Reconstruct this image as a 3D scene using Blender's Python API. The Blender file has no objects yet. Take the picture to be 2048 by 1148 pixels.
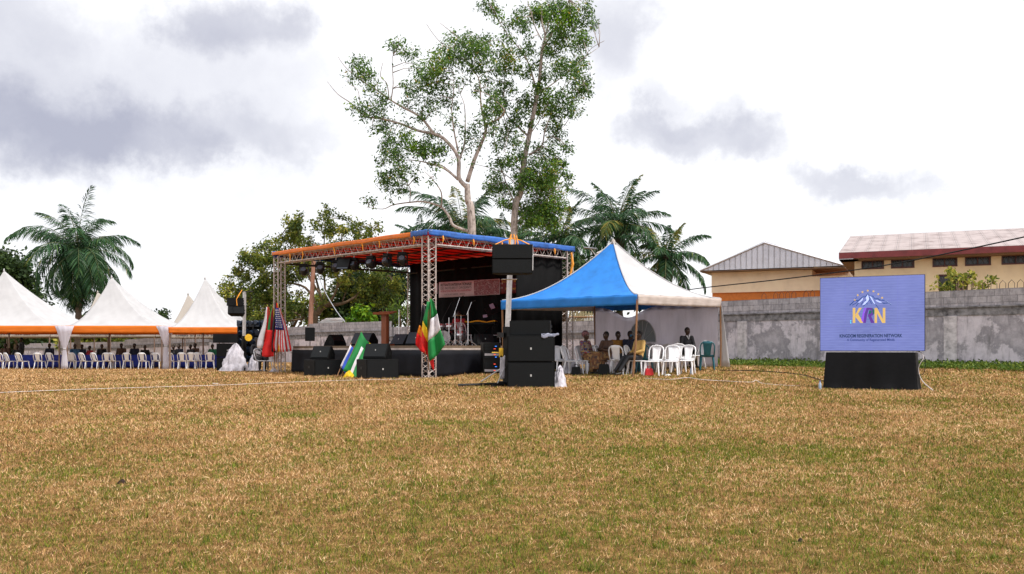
import bpy, math, random
import numpy as np
from mathutils import Vector, Matrix
R = math.radians
random.seed(7)
rng = np.random.default_rng(7)
scene = bpy.context.scene
col = scene.collection
# ---------------------------------------------------------------- camera
F, HZ, E = 1800.0, 698.0, 1.05            # focal length in photo pixels, eye-level row, eye height
cam_d = bpy.data.cameras.new('camera'); cam = bpy.data.objects.new('camera', cam_d); col.objects.link(cam)
cam.location = (0, 0, E); cam.rotation_euler = (R(90), 0, 0)
cam_d.sensor_width = 36; cam_d.lens = F/2048*36; cam_d.shift_y = (HZ-574)/2048
cam_d.clip_start = 0.05; cam_d.clip_end = 2000
scene.camera = cam
# ---------------------------------------------------------------- world
SUN_EL, SUN_AZ = R(58), R(120)             # azimuth clockwise from +Y
world = bpy.data.worlds.new('World'); scene.world = world; world.use_nodes = True
nt = world.node_tree; nt.nodes.clear()
def N(t, **k):
    n = nt.nodes.new(t)
    for a, b in k.items(): setattr(n, a, b)
    return n
def L(a, b): nt.links.new(a, b)
def mth(op, a, b=None, c=None, clamp=False):
    n = N('ShaderNodeMath', operation=op); n.use_clamp = clamp
    for i, v in enumerate((a, b, c)):
        if v is None: continue
        if isinstance(v, (int, float)): n.inputs[i].default_value = v
        else: L(v, n.inputs[i])
    return n.outputs[0]
sky = N('ShaderNodeTexSky', sky_type='NISHITA', sun_disc=False, sun_elevation=SUN_EL, sun_rotation=SUN_AZ)
tc = N('ShaderNodeTexCoord'); sep = N('ShaderNodeSeparateXYZ'); L(tc.outputs['Generated'], sep.inputs[0])
ns = N('ShaderNodeTexNoise'); ns.inputs['Scale'].default_value = 7; ns.inputs['Detail'].default_value = 9; ns.inputs['Roughness'].default_value = .62
L(tc.outputs['Generated'], ns.inputs['Vector'])
sn = N('ShaderNodeSeparateColor'); L(ns.outputs['Color'], sn.inputs[0])
ns2 = N('ShaderNodeTexNoise'); ns2.inputs['Scale'].default_value = 3.2; ns2.inputs['Detail'].default_value = 8
L(tc.outputs['Generated'], ns2.inputs['Vector'])
yy = mth('MAXIMUM', mth('ABSOLUTE', sep.outputs[1]), .08)
u = mth('ADD', mth('DIVIDE', sep.outputs[0], yy), mth('MULTIPLY', mth('SUBTRACT', sn.outputs[0], .5), .34))
v = mth('ADD', mth('DIVIDE', sep.outputs[2], yy), mth('MULTIPLY', mth('SUBTRACT', sn.outputs[1], .5), .20))
clouds = [(470,45,125,75,.50),(60,235,230,100,.62),(250,250,150,60,.25),(40,50,190,80,.28),(330,190,330,150,.24),(480,275,260,55,.22),
          (360,310,70,40,.22),(1400,300,190,52,.45),(1390,240,95,50,.22),(1720,358,135,34,.33),(1850,385,60,20,.15),(1240,90,110,110,.28),(600,160,110,60,.12)]
tot = None
for cx, cy, rx, ry, st in clouds:
    cu, cv, ru, rv = (cx-1024)/F, (HZ-cy)/F, rx/F, ry/F
    ru, rv = ru*1.18, rv*1.22; a = mth('DIVIDE', mth('SUBTRACT', u, cu), ru); b = mth('DIVIDE', mth('SUBTRACT', v, cv), rv)
    d = mth('SQRT', mth('ADD', mth('MULTIPLY', a, a), mth('MULTIPLY', b, b)))
    mr = N('ShaderNodeMapRange', interpolation_type='SMOOTHSTEP')
    L(d, mr.inputs[0]); mr.inputs[1].default_value = 1.15; mr.inputs[2].default_value = .25
    mr.inputs[3].default_value = 0; mr.inputs[4].default_value = st
    tot = mr.outputs[0] if tot is None else mth('ADD', tot, mr.outputs[0])
mr = N('ShaderNodeMapRange'); L(ns2.outputs['Fac'], mr.inputs[0]); mr.inputs[1].default_value = .42; mr.inputs[2].default_value = .75; mr.inputs[3].default_value = 0; mr.inputs[4].default_value = .16
tot = mth('ADD', tot, mr.outputs[0]); 
tot = mth('MULTIPLY', tot, mth('ADD', mth('MULTIPLY', sn.outputs[2], 1.3), .35), clamp=True); tot = mth('MULTIPLY', mth('SUBTRACT', 1.0, mth('EXPONENT', mth('MULTIPLY', tot, -1.55))), .92)
mix = N('ShaderNodeMix', data_type='RGBA'); L(tot, mix.inputs['Factor'])
mix.inputs['A'].default_value = (.87, .87, .885, 1); mix.inputs['B'].default_value = (.16, .17, .27, 1)
bg1 = N('ShaderNodeBackground'); L(sky.outputs[0], bg1.inputs[0]); bg1.inputs[1].default_value = .1
bg2 = N('ShaderNodeBackground'); L(mix.outputs['Result'], bg2.inputs[0]); bg2.inputs[1].default_value = 1.0
ms = N('ShaderNodeMixShader'); ms.inputs[0].default_value = .93; L(bg1.outputs[0], ms.inputs[1]); L(bg2.outputs[0], ms.inputs[2])
wo = N('ShaderNodeOutputWorld'); L(ms.outputs[0], wo.inputs[0])
# ---------------------------------------------------------------- sun
sd = bpy.data.lights.new('sun', 'SUN'); sd.energy = 3.1; sd.angle = R(7); sd.color = (1, .95, .88)
so = bpy.data.objects.new('sun', sd); col.objects.link(so)
sdir = Vector((math.sin(SUN_AZ)*math.cos(SUN_EL), math.cos(SUN_AZ)*math.cos(SUN_EL), math.sin(SUN_EL)))
so.rotation_euler = sdir.to_track_quat('Z', 'Y').to_euler(); so.location = (20, -10, 30)
# ---------------------------------------------------------------- exposure
scene.render.engine = 'CYCLES'
vs = scene.view_settings; vs.view_transform = 'Standard'; vs.look = 'None'; vs.exposure = 0.5; vs.gamma = 1; vs.use_curve_mapping = False

# ================================================================ helpers
CTRL = [(x, y, 0.0) for x in (-14, -9, -4, 0, 4, 9, 14) for y in (0, 5, 10, 14)] + [
 (0.4,20.7,.165),(9,22.5,.03),(13,20,.06),(3.5,25.2,.24),(-.3,28.2,.26),(6.8,29.4,.45),(-2.5,27.3,.16),(-8.6,33.3,.18),(1.9,31.6,.3),
 (4.1,26,.28),(-21,48.6,-.04),(-26,48.6,-.04),(-14,48,-.02),(-16,40,.0),(-11.5,36.5,.17),(15.4,30,.47),(9.5,36,.46),(20,25,.45),(-14.6,62,.12),(0,46.2,.3),
 (-25,73,.0),(-10,24,.06),(-20,25,0),(-30,35,-.02),(-40,60,0),(-40,110,0),(0,110,.3),(60,110,.5),(40,50,.5),(30,20,.3),(-60,30,0)]
_C = np.array(CTRL)
def G(x, y):
    x = np.asarray(x, float); y = np.asarray(y, float)
    d2 = (x[..., None]-_C[:, 0])**2 + (y[..., None]-_C[:, 1])**2
    w = 1/(d2+.6)**1.6
    z = (w*_C[:, 2]).sum(-1)/w.sum(-1)
    return z
def g(x, y): return float(G(x, y))
def W(px, py, Y): return Vector(((px-1024)/F*Y, Y, E+(HZ-py)/F*Y))
def at(px, Y, dz=0):
    x = (px-1024)/F*Y; return Vector((x, Y, g(x, Y)+dz))
def onplane(px, py, A, B, off=0.0):
    """the point of the vertical plane through A, B seen at a photo pixel (plane moved off towards the camera)"""
    n = Vector((-(B[1]-A[1]), B[0]-A[0], 0)).normalized()
    if n.dot(Vector((-A[0], -A[1], 0))) < 0: n = -n
    d = Vector(((px-1024)/F, 1, (HZ-py)/F)); a = Vector((A[0], A[1], 0))+n*off
    t = a.dot(n)/Vector((d.x, d.y, 0)).dot(n)
    return Vector((d.x*t, t, E+d.z*t))

def tag(o, label=None, cat=None, group=None, kind=None):
    if label: o['label'] = label
    if cat: o['category'] = cat
    if group: o['group'] = group
    if kind: o['kind'] = kind
    return o
def thing(name, label, cat, loc=(0, 0, 0), rotz=0, group=None):
    o = bpy.data.objects.new(name, None); col.objects.link(o); o.empty_display_size = .2
    o.location = loc; o.rotation_euler = (0, 0, rotz)
    return tag(o, label, cat, group)
def link(name, me, parent=None):
    o = bpy.data.objects.new(name, me); col.objects.link(o)
    if parent: o.parent = parent
    return o
def kids(o): return [c for c in bpy.data.objects if c.parent == o]
def copy_tree(o, loc=None, rotz=None, label=None, parent=None):
    c = o.copy(); col.objects.link(c)
    if parent: c.parent = parent
    if loc is not None: c.location = loc
    if rotz is not None: c.rotation_euler = (0, 0, rotz)
    if label: c['label'] = label
    for k in list(o.children): copy_tree(k, parent=c)
    return c
class MB:
    def __init__(s, origin=(0, 0, 0)):
        s.v = []; s.f = []; s.o = Vector(origin); s.xf = None
    def add(s, vs, fs):
        n = len(s.v)
        for p in vs:
            p = Vector(p)
            if s.xf: p = s.xf @ p
            s.v.append(p-s.o)
        s.f += [tuple(i+n for i in f) for f in fs]; return s
    def box(s, c, size, rot=None, taper=1.0):
        hx, hy, hz = size[0]/2, size[1]/2, size[2]/2
        vs = [Vector((x*hx*(taper if z > 0 else 1), y*hy*(taper if z > 0 else 1), z*hz)) for x in (-1, 1) for y in (-1, 1) for z in (-1, 1)]
        if rot: vs = [rot @ p for p in vs]
        c = Vector(c)
        return s.add([c+p for p in vs], [(0,1,3,2),(4,6,7,5),(0,4,5,1),(2,3,7,6),(0,2,6,4),(1,5,7,3)])
    def tube(s, pts, rad, n=6, cap=True, flat=None):
        pts = [Vector(p) for p in pts]; m = len(pts)
        if not hasattr(rad, '__len__'): rad = [rad]*m
        vs = []; ref = None
        for i, p in enumerate(pts):
            t = (pts[min(i+1, m-1)]-pts[max(i-1, 0)])
            t = t.normalized() if t.length > 1e-9 else Vector((0, 0, 1))
            if ref is None: ref = Vector((0, 0, 1)) if abs(t.z) < .9 else Vector((1, 0, 0))
            a = t.cross(ref).normalized(); b = t.cross(a).normalized(); ref = a.cross(t)
            for k in range(n):
                an = 2*math.pi*k/n
                vs.append(p+(a*math.cos(an)+b*math.sin(an)*(flat or 1))*rad[i])
        fs = [(i*n+k, i*n+(k+1) % n, (i+1)*n+(k+1) % n, (i+1)*n+k) for i in range(m-1) for k in range(n)]
        if cap: fs += [tuple(range(n-1, -1, -1)), tuple(range((m-1)*n, m*n))]
        return s.add(vs, fs)
    def cyl(s, a, b, r, r2=None, n=8): return s.tube([a, b], [r, r if r2 is None else r2], n)
    def lathe(s, prof, c=(0, 0, 0), n=16, sx=1, sy=1, wob=0, fold=5):
        c = Vector(c); vs = []
        for j, (r, z) in enumerate(prof):
            for k in range(n):
                an = 2*math.pi*k/n; rr = r*(1+wob*math.sin(an*fold+j*.3))
                vs.append(c+Vector((rr*math.cos(an)*sx, rr*math.sin(an)*sy, z)))
        m = len(prof)
        fs = [(i*n+k, i*n+(k+1) % n, (i+1)*n+(k+1) % n, (i+1)*n+k) for i in range(m-1) for k in range(n)]
        fs += [tuple(range(n-1, -1, -1)), tuple(range((m-1)*n, m*n))]
        return s.add(vs, fs)
    def ball(s, c, r, n=10, sc=(1, 1, 1)):
        prof = [(max(1e-4, r*math.sin(math.pi*i/n)), -r*math.cos(math.pi*i/n)*sc[2]) for i in range(n+1)]
        return s.lathe(prof, c, n+2, sc[0], sc[1])
    def prism(s, poly, a, b):
        """poly: (u,w) outline in the local YZ plane, extruded in X from a to b"""
        n = len(poly)
        vs = [(a, y, z) for y, z in poly]+[(b, y, z) for y, z in poly]
        return s.add(vs, [tuple(range(n-1, -1, -1)), tuple(range(n, 2*n))]+[(i, (i+1) % n, n+(i+1) % n, n+i) for i in range(n)])
    def slab(s, quad, th):
        """four corners, thickened along the normal"""
        q = [Vector(p) for p in quad]; nn = (q[1]-q[0]).cross(q[-1]-q[0]).normalized()*th; n = len(q)
        return s.add(q+[p+nn for p in q], [tuple(range(n-1, -1, -1)), tuple(range(n, 2*n))]+[(i, (i+1) % n, n+(i+1) % n, n+i) for i in range(n)])
    def grid(s, fn, nu, nv, th=0):
        """sheet from fn(u,v), optionally thickened"""
        P = [[Vector(fn(i/nu, j/nv)) for j in range(nv+1)] for i in range(nu+1)]
        vs = [p for r_ in P for p in r_]; w = nv+1
        fs = [(i*w+j, (i+1)*w+j, (i+1)*w+j+1, i*w+j+1) for i in range(nu) for j in range(nv)]
        if th:
            n0 = len(vs); bk = []
            for i in range(nu+1):
                for j in range(nv+1):
                    a = P[min(i+1, nu)][j]-P[max(i-1, 0)][j]; b = P[i][min(j+1, nv)]-P[i][max(j-1, 0)]
                    n_ = a.cross(b); n_ = n_.normalized() if n_.length > 1e-9 else Vector((0, 0, 1)); bk.append(P[i][j]-n_*th)
            vs += bk
            fs += [tuple(n0+k for k in reversed(f)) for f in fs]
            e = [i*w for i in range(nu+1)]+[nu*w+j for j in range(1, w)]+[i*w+nv for i in range(nu-1, -1, -1)]+[j for j in range(nv-1, 0, -1)]
            for k in range(len(e)):
                a, b = e[k], e[(k+1) % len(e)]; fs.append((b, a, n0+a, n0+b))
        return s.add(vs, fs)
    def mesh(s, name, mat=None, smooth=False):
        me = bpy.data.meshes.new(name); me.from_pydata([tuple(p) for p in s.v], [], s.f)
        if mat: me.materials.append(mat)
        if smooth: me.shade_smooth()
        return me
    def build(s, name, mat=None, parent=None, smooth=False, bevel=0):
        o = link(name, s.mesh(name, mat, smooth), parent)
        if bevel:
            b = o.modifiers.new('bevel', 'BEVEL'); b.width = bevel; b.segments = 2; b.limit_method = 'ANGLE'; b.angle_limit = R(40)
        return o
def rz(a): return Matrix.Rotation(a, 3, 'Z')
def rx(a): return Matrix.Rotation(a, 3, 'X')
def ry(a): return Matrix.Rotation(a, 3, 'Y')

# ---------------------------------------------------------------- materials
def srgb(r_, g_, b_):
    f = lambda c: (c/255/12.92) if c/255 <= .04045 else ((c/255+.055)/1.055)**2.4
    return (f(r_), f(g_), f(b_))
class NT:
    def __init__(s, name):
        s.m = bpy.data.materials.new(name); s.m.use_nodes = True; s.t = s.m.node_tree; s.p = s.t.nodes['Principled BSDF']; s.out = s.t.nodes['Material Output']
    def n(s, t, **k):
        n = s.t.nodes.new(t)
        for a, b in k.items():
            if a[0] == '_': n.inputs[a[1:].replace('_', ' ')].default_value = b
            else: setattr(n, a, b)
        return n
    def l(s, a, b): s.t.links.new(a, b)
    def coord(s, sc=(1, 1, 1), kind='Object'):
        c = s.n('ShaderNodeTexCoord'); m = s.n('ShaderNodeMapping'); m.inputs['Scale'].default_value = sc; s.l(c.outputs[kind], m.inputs['Vector']); return m.outputs[0]
    def noise(s, vec, scale, detail=5, rough=.6):
        n = s.n('ShaderNodeTexNoise'); n.inputs['Scale'].default_value = scale; n.inputs['Detail'].default_value = detail; n.inputs['Roughness'].default_value = rough
        s.l(vec, n.inputs['Vector']); return n.outputs['Fac']
    def ramp(s, fac, stops):
        r_ = s.n('ShaderNodeValToRGB'); cr = r_.color_ramp
        while len(cr.elements) < len(stops): cr.elements.new(.5)
        for e, (p, c) in zip(cr.elements, stops): e.position = p; e.color = (*c, 1) if len(c) == 3 else c
        s.l(fac, r_.inputs[0]); return r_.outputs[0]
    def mix(s, f, a, b, mode='MIX'):
        m = s.n('ShaderNodeMix', data_type='RGBA', blend_type=mode)
        for k, x in (('Factor', f), ('A', a), ('B', b)):
            if isinstance(x, (tuple, list)): m.inputs[k].default_value = (*x, 1)
            elif isinstance(x, (int, float)): m.inputs[k].default_value = x
            else: s.l(x, m.inputs[k])
        return m.outputs['Result']
    def bump(s, h, st=.3, dist=.02):
        b = s.n('ShaderNodeBump'); b.inputs['Strength'].default_value = st; b.inputs['Distance'].default_value = dist; s.l(h, b.inputs['Height']); s.l(b.outputs[0], s.p.inputs['Normal'])
_mats = {}
def mat(name, c, rough=.6, var=.18, scale=6, metal=0, bump=0, bscale=40, trans=0, tcol=None, spec=.5, stretch=(1, 1, 1)):
    if name in _mats: return _mats[name]
    k = NT(name); vec = k.coord(stretch); f = k.noise(vec, scale)
    dk = tuple(x*(1-var*1.6) for x in c); lt = tuple(min(.95, x*(1+var)) for x in c)
    cc = k.ramp(f, [(.3, dk), (.52, c), (.72, lt)])
    k.l(cc, k.p.inputs['Base Color']); k.p.inputs['Roughness'].default_value = rough; k.p.inputs['Metallic'].default_value = metal
    k.p.inputs['Specular IOR Level'].default_value = spec
    if bump: k.bump(k.noise(vec, bscale, 4), bump, .01)
    if trans:
        t = k.n('ShaderNodeBsdfTranslucent'); t.inputs[0].default_value = (*(tcol or c), 1)
        m = k.n('ShaderNodeMixShader'); m.inputs[0].default_value = trans
        k.l(k.p.outputs[0], m.inputs[1]); k.l(t.outputs[0], m.inputs[2]); k.l(m.outputs[0], k.out.inputs['Surface'])
    _mats[name] = k.m; return k.m
def emit(name, c, st):
    if name in _mats: return _mats[name]
    k = NT(name); k.p.inputs['Base Color'].default_value = (*c, 1); k.p.inputs['Emission Color'].default_value = (*c, 1); k.p.inputs['Emission Strength'].default_value = st
    _mats[name] = k.m; return k.m
def brushed(name, base, dark, sx):  # bark-like
    k = NT(name); vec = k.coord(sx); f = k.noise(vec, 5, 6, .7)
    k.l(k.ramp(f, [(.35, dark), (.5, base), (.68, tuple(min(.9, x*1.3) for x in base))]), k.p.inputs['Base Color']); k.p.inputs['Roughness'].default_value = .9
    k.bump(f, .6, .03); return k.m
m_black = mat('black_plastic', (.005, .0055, .006), .5, .2, spec=.2)
m_blackbox = mat('black_textured_paint', (.0035, .004, .0045), .65, .25, 20, bump=.2, bscale=300, spec=.15)
m_grille = mat('dark_grille', (.006, .0075, .009), .6, .3, 60, bump=.5, bscale=250, spec=.2)
m_wedge = mat('grey_blue_grille', (.028, .035, .048), .5, .2, 50, bump=.4, bscale=250, spec=.3)
m_drape = mat('black_cloth', (.0025, .0025, .003), .8, .3, 3, bump=.5, bscale=8, spec=.12)
m_skirt = mat('dark_navy_skirt_cloth', (.006, .0065, .011), .7, .3, 2, bump=.8, bscale=4, spec=.2)
m_alu = mat('aluminium', (.62, .60, .60), .38, .15, 9, metal=.55)
m_rusty = mat('weathered_steel_paint', (.50, .43, .40), .5, .28, 14, metal=.2)
m_dark_steel = mat('dark_steel', (.025, .024, .025), .5, .2, metal=.3)
m_white_pl = mat('white_plastic', (.82, .82, .85), .35, .04)
m_grey_pl = mat('dusty_grey_plastic', (.42, .38, .37), .4, .08)
m_teal_pl = mat('teal_plastic', (.012, .12, .16), .35, .1)
m_white_cl = mat('white_tent_cloth', (.60, .595, .61), .65, .07, 1.6, trans=.28, bump=.45, bscale=2.2)
m_cream_cl = mat('cream_tent_cloth', (.52, .47, .42), .7, .08, 2, trans=.25, bump=.2, bscale=3)
m_orange = mat('orange_cloth', (.85, .22, .012), .6, .12, 3, trans=.25, bump=.5, bscale=6, stretch=(.3, .3, 4))
m_orange2 = mat('orange_tarpaulin', (.80, .20, .02), .5, .12, 5, trans=.15, bump=.4, bscale=5)
m_blue_t = mat('blue_tarpaulin', (.03, .13, .46), .45, .3, 4, trans=.12, bump=.6, bscale=4)
m_blue_cl = mat('blue_tent_cloth', (.012, .21, .66), .6, .12, 3, trans=.15, bump=.35, bscale=3)
m_red_t = mat('red_tarpaulin', (.62, .025, .008), .5, .15, 2, trans=.42, tcol=(.62, .03, .010), bump=.4, bscale=3)
m_sheer = mat('sheer_white_curtain', (.74, .72, .80), .8, .08, 6, trans=.4, bump=.4, bscale=14, stretch=(6, 6, .5))
m_sidewall = mat('translucent_side_wall', (.72, .70, .76), .6, .26, 2.0, stretch=(1.6, 1.6, .35), trans=.6, bump=.5, bscale=3)
m_pvc = mat('clear_window_film', (.27, .30, .31), .25, .1, 2, trans=.3)
m_wood = mat('rough_timber', (.26, .13, .06), .8, .25, 8, bump=.4, stretch=(6, 6, .6))
m_redwood = mat('red_brown_wood', (.22, .055, .016), .5, .2, 8, stretch=(6, 6, .6))
m_carpet = mat('green_carpet', (.008, .10, .085), .95, .2, 30)
m_tabcl = mat('blue_tablecloth', (.012, .028, .26), .8, .2, 4, bump=.4, bscale=8)
m_plas_sack = mat('crumpled_white_sheet', (.54, .52, .58), .5, .2, 7, bump=1.0, bscale=14)
m_strap = mat('orange_strap', (.85, .33, .03), .6, .15)
m_chrome = mat('chrome', (.75, .75, .78), .2, .05, metal=.8)
m_txt_dark = mat('dark_ink', (.02, .02, .03), .6, .05)
m_skin = mat('dark_skin', (.050, .024, .014), .5, .1)
m_hair = mat('black_hair', (.006, .005, .005), .8, .2)
m_eye = mat('eye_white', (.6, .58, .55), .3, .05)

# ================================================================ SETTING: field
def field_mesh():
    xs = np.concatenate([np.linspace(-400, -60, 12)[:-1], np.linspace(-60, 60, 121), np.linspace(60, 400, 12)[1:]])
    ys = np.concatenate([np.linspace(-60, 0, 8)[:-1], np.linspace(0, 70, 111), np.linspace(70, 600, 24)[1:]])
    X, Y = np.meshgrid(xs, ys, indexing='ij'); Z = G(X, Y)
    nx, ny = X.shape; v = np.stack([X, Y, Z], -1).reshape(-1, 3)
    i, j = np.meshgrid(np.arange(nx-1), np.arange(ny-1), indexing='ij'); a = (i*ny+j).ravel()
    f = np.stack([a, a+ny, a+ny+1, a+1], -1)
    me = bpy.data.meshes.new('field'); me.from_pydata(v.tolist(), [], f.tolist()); me.shade_smooth(); return me
k = NT('dry_turf'); vec = k.coord()
n1 = k.noise(vec, .35, 5, .6); n2 = k.noise(vec, 9, 8, .75); n3 = k.noise(vec, 55, 6, .8); n4 = k.noise(k.coord((1, .45, 1)), 2.2, 7, .7)
straw = k.ramp(n2, [(.30, (.06, .030, .009)), (.48, (.24, .135, .045)), (.66, (.50, .31, .12))])
green = k.ramp(n3, [(.3, (.045, .065, .010)), (.6, (.13, .15, .03))])
gm = k.ramp(n4, [(.50, (0, 0, 0)), (.66, (.75, .75, .75))])
gm2 = k.mix(1.0, gm, k.ramp(n1, [(.38, (.25, .25, .25)), (.62, (1, 1, 1))]), 'MULTIPLY')
c1 = k.mix(gm2, straw, green); c2 = k.mix(1.0, c1, k.ramp(n3, [(.30, (.45, .40, .36)), (.50, (1, 1, 1)), (.75, (1.25, 1.2, 1.1))]), 'MULTIPLY')
k.l(c2, k.p.inputs['Base Color']); k.p.inputs['Roughness'].default_value = .95; k.p.inputs['Specular IOR Level'].default_value = .1
k.bump(n3, .9, .03)
fm = field_mesh(); fm.materials.append(k.m); tag(link('ground', fm), kind='structure')

def leafy(name, stops, rough=.6, trans=.25):
    """colour by a per-face random attribute"""
    k = NT(name); a = k.n('ShaderNodeAttribute', attribute_name='tone'); c = k.ramp(a.outputs['Fac'], stops)
    k.l(c, k.p.inputs['Base Color']); k.p.inputs['Roughness'].default_value = rough; k.p.inputs['Specular IOR Level'].default_value = .25
    if trans:
        t = k.n('ShaderNodeBsdfTranslucent'); k.l(c, t.inputs[0]); m = k.n('ShaderNodeMixShader'); m.inputs[0].default_value = trans
        k.l(k.p.outputs[0], m.inputs[1]); k.l(t.outputs[0], m.inputs[2]); k.l(m.outputs[0], k.out.inputs['Surface'])
    return k.m
def np_mesh(name, V, nper, tone, m):
    """V (n*nper,3): n polygons of nper corners each"""
    n = len(V)//nper; me = bpy.data.meshes.new(name)
    me.vertices.add(len(V)); me.vertices.foreach_set('co', np.ascontiguousarray(V, dtype=np.float32).ravel())
    me.loops.add(len(V)); me.loops.foreach_set('vertex_index', np.arange(len(V), dtype=np.int32))
    me.polygons.add(n); me.polygons.foreach_set('loop_start', np.arange(0, len(V), nper, dtype=np.int32))
    me.update(calc_edges=True)
    at_ = me.attributes.new('tone', 'FLOAT', 'FACE'); at_.data.foreach_set('value', np.asarray(tone, dtype=np.float32))
    me.materials.append(m); return me
def vnoise(x, y, s, seed):
    r_ = np.random.default_rng(seed); o = np.zeros_like(x)
    for i in range(7):
        a = r_.uniform(0, 2*np.pi); fr = s*r_.uniform(.5, 1.7); p = r_.uniform(0, 6.28)
        q = r_.uniform(0, 2*np.pi)
        o += np.sin((x*np.cos(a)+y*np.sin(a))*fr+p+1.4*np.sin((x*np.cos(q)+y*np.sin(q))*fr*.7+p*2))
    return o/7
patches = [((430, 846), 60, 7), ((600, 833), 62, 5), ((880, 847), 85, 6), ((635, 790), 40, 3), ((240, 955), 26, 7), ((500, 985), 22, 8), ((1560, 905), 160, 16), ((1960, 1010), 120, 50), ((1300, 905), 90, 12)]
def greenness(x, y):
    gr = np.clip(1.0-.07*(y-4), .30, 1)+.02*x+.40*vnoise(x, y, .8, 3)+.6*vnoise(x, y, 3.2, 5)+.8*vnoise(x, y, 11, 9)+.6*vnoise(x, y, 33, 10)
    zz = E-G(x, y); pxl = 1024+x/y*F; py = HZ+zz/y*F
    for (cx, cy), ra, rb in patches:
        d = ((pxl-cx)/ra)**2+((py-cy)/rb)**2
        gr = gr+np.exp(-d*1.2)*.9
    return gr
def grass():
    n = 1250000
    Y = 3.3*np.exp(rng.random(n)**.94*np.log(62/3.3)); X = (rng.random(n)*2-1)*(Y*.62+.8)
    keep = np.ones(n, bool)
    gr = greenness(X, Y); zg = G(X, Y)
    sc = np.clip((Y/5)**.55, .8, 2.6)
    isg = rng.random(n) < np.clip(gr*.62, .03, .9)
    h = rng.uniform(.008, .026, n)*sc*np.where(isg, 1.1, 1.0); h *= np.where(rng.random(n) < .012, 2.1, 1)
    lean = rng.uniform(.0, 1.0, n)**.6*np.where(isg, .8, 1.7)*h*1.1
    an = rng.random(n)*2*np.pi; w = rng.uniform(.0009, .0024, n)*np.clip(Y/4.2, .9, 8)
    a2 = an+np.pi/2+rng.uniform(-.6, .6, n)
    base = np.stack([X, Y, zg-.004], -1)
    side = np.stack([np.cos(a2)*w, np.sin(a2)*w, np.zeros(n)], -1)
    tip = base+np.stack([np.cos(an)*lean, np.sin(an)*lean, h], -1)
    V = np.empty((n, 3, 3)); V[:, 0] = base-side; V[:, 1] = base+side; V[:, 2] = tip
    # long pale strands lying about, and short green tufts
    m1 = 5200; Ys = 3.6*np.exp(rng.random(m1)*np.log(16/3.6)); Xs = (rng.random(m1)*2-1)*(Ys*.62+.6); Zs = G(Xs, Ys)+.012
    an_ = rng.random(m1)*2*np.pi; ln_ = rng.uniform(.015, .055, m1); up_ = np.where(rng.random(m1) < .10, rng.uniform(.02, .07, m1), rng.uniform(0, .018, m1)); w_ = .0010*np.clip(Ys/4.5, 1, 3)
    S = np.empty((m1, 3, 3)); b_ = np.stack([Xs, Ys, Zs], -1); sd_ = np.stack([-np.sin(an_)*w_, np.cos(an_)*w_, w_*.8], -1); S[:, 0] = b_-sd_; S[:, 1] = b_+sd_; S[:, 2] = b_+np.stack([np.cos(an_)*ln_, np.sin(an_)*ln_, up_], -1)
    tc_ = 2600; nb = 16; Yt = 3.6*np.exp(rng.random(tc_)*np.log(26/3.6)); Xt = (rng.random(tc_)*2-1)*(Yt*.62+.6); gk = rng.random(tc_) < np.clip(greenness(Xt, Yt)*.8, .05, 1); Yt, Xt = Yt[gk], Xt[gk]; m2 = len(Yt)*nb
    X2 = np.repeat(Xt, nb)+rng.normal(size=m2)*.022*np.repeat(rng.uniform(.5, 2.2, len(Yt)), nb); Y2 = np.repeat(Yt, nb)+rng.normal(size=m2)*.022; an2 = rng.random(m2)*6.283; l2 = rng.uniform(.01, .05, m2); h2 = rng.uniform(.015, .05, m2); w2 = .0022*np.clip(Y2/5, 1, 4)
    b2_ = np.stack([X2, Y2, G(X2, Y2)], -1); s2_ = np.stack([w2*np.cos(an2+1.5), w2*np.sin(an2+1.5), 0*w2], -1); S2 = np.empty((m2, 3, 3)); S2[:, 0] = b2_-s2_; S2[:, 1] = b2_+s2_; S2[:, 2] = b2_+np.stack([np.cos(an2)*l2, np.sin(an2)*l2, h2], -1)
    V = np.concatenate([V, S, S2]); extra = np.concatenate([rng.uniform(.76, .98, m1), rng.uniform(.05, .36, m2)])
    t = rng.random(n)
    tone = np.where(isg, .02+.38*t, .45+.53*np.clip(t+.25*vnoise(X, Y, 1.7, 21), 0, 1))
    tone = np.concatenate([tone, extra])
    return np_mesh('grass', V.reshape(-1, 3), 3, tone, leafy('grass_blades', [(0, (.02, .045, .003)), (.2, (.10, .145, .008)), (.40, (.26, .27, .02)), (.45, (.045, .020, .006)), (.6, (.28, .145, .048)), (.82, (.54, .31, .125)), (1, (.86, .60, .36))], .7, .15))
tag(link('grass', grass()), 'short sun-dried turf of straw and green blades covering the field', 'grass', kind='stuff')

# ================================================================ perimeter wall
WA, WB = (15.4, 29.9), (-14.6, 61.7)
def wallY(px): return 46.2/(1+1.06*(px-1024)/F)
def wpt(px): Y = wallY(px); return Vector(((px-1024)/F*Y, Y, 0))
wd = (wpt(300)-wpt(1900)).normalized(); wn = Vector((-wd.y, wd.x, 0))
if wn.y > 0: wn = -wn          # towards the camera
k = NT('weathered_plaster'); vec = k.coord(); sv = k.coord((1.3, 1.3, .22))
a = k.noise(vec, .9, 9, .68); b = k.noise(vec, 5, 8, .7); s_ = k.noise(sv, 3.5, 6, .7)
c0 = k.ramp(b, [(.25, (.46, .42, .46)), (.5, (.64, .59, .64)), (.75, (.76, .70, .75))])
pm = k.ramp(a, [(.46, (0, 0, 0)), (.505, (.9, .9, .9))])
c1 = k.mix(k.ramp(a, [(.50, (0, 0, 0)), (.55, (.75, .75, .75)), (.70, (.2, .2, .2))]), c0, (.20, .19, .21))
c1 = k.mix(k.ramp(s_, [(.52, (0, 0, 0)), (.70, (.7, .7, .7))]), c1, (.16, .15, .16))
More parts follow.
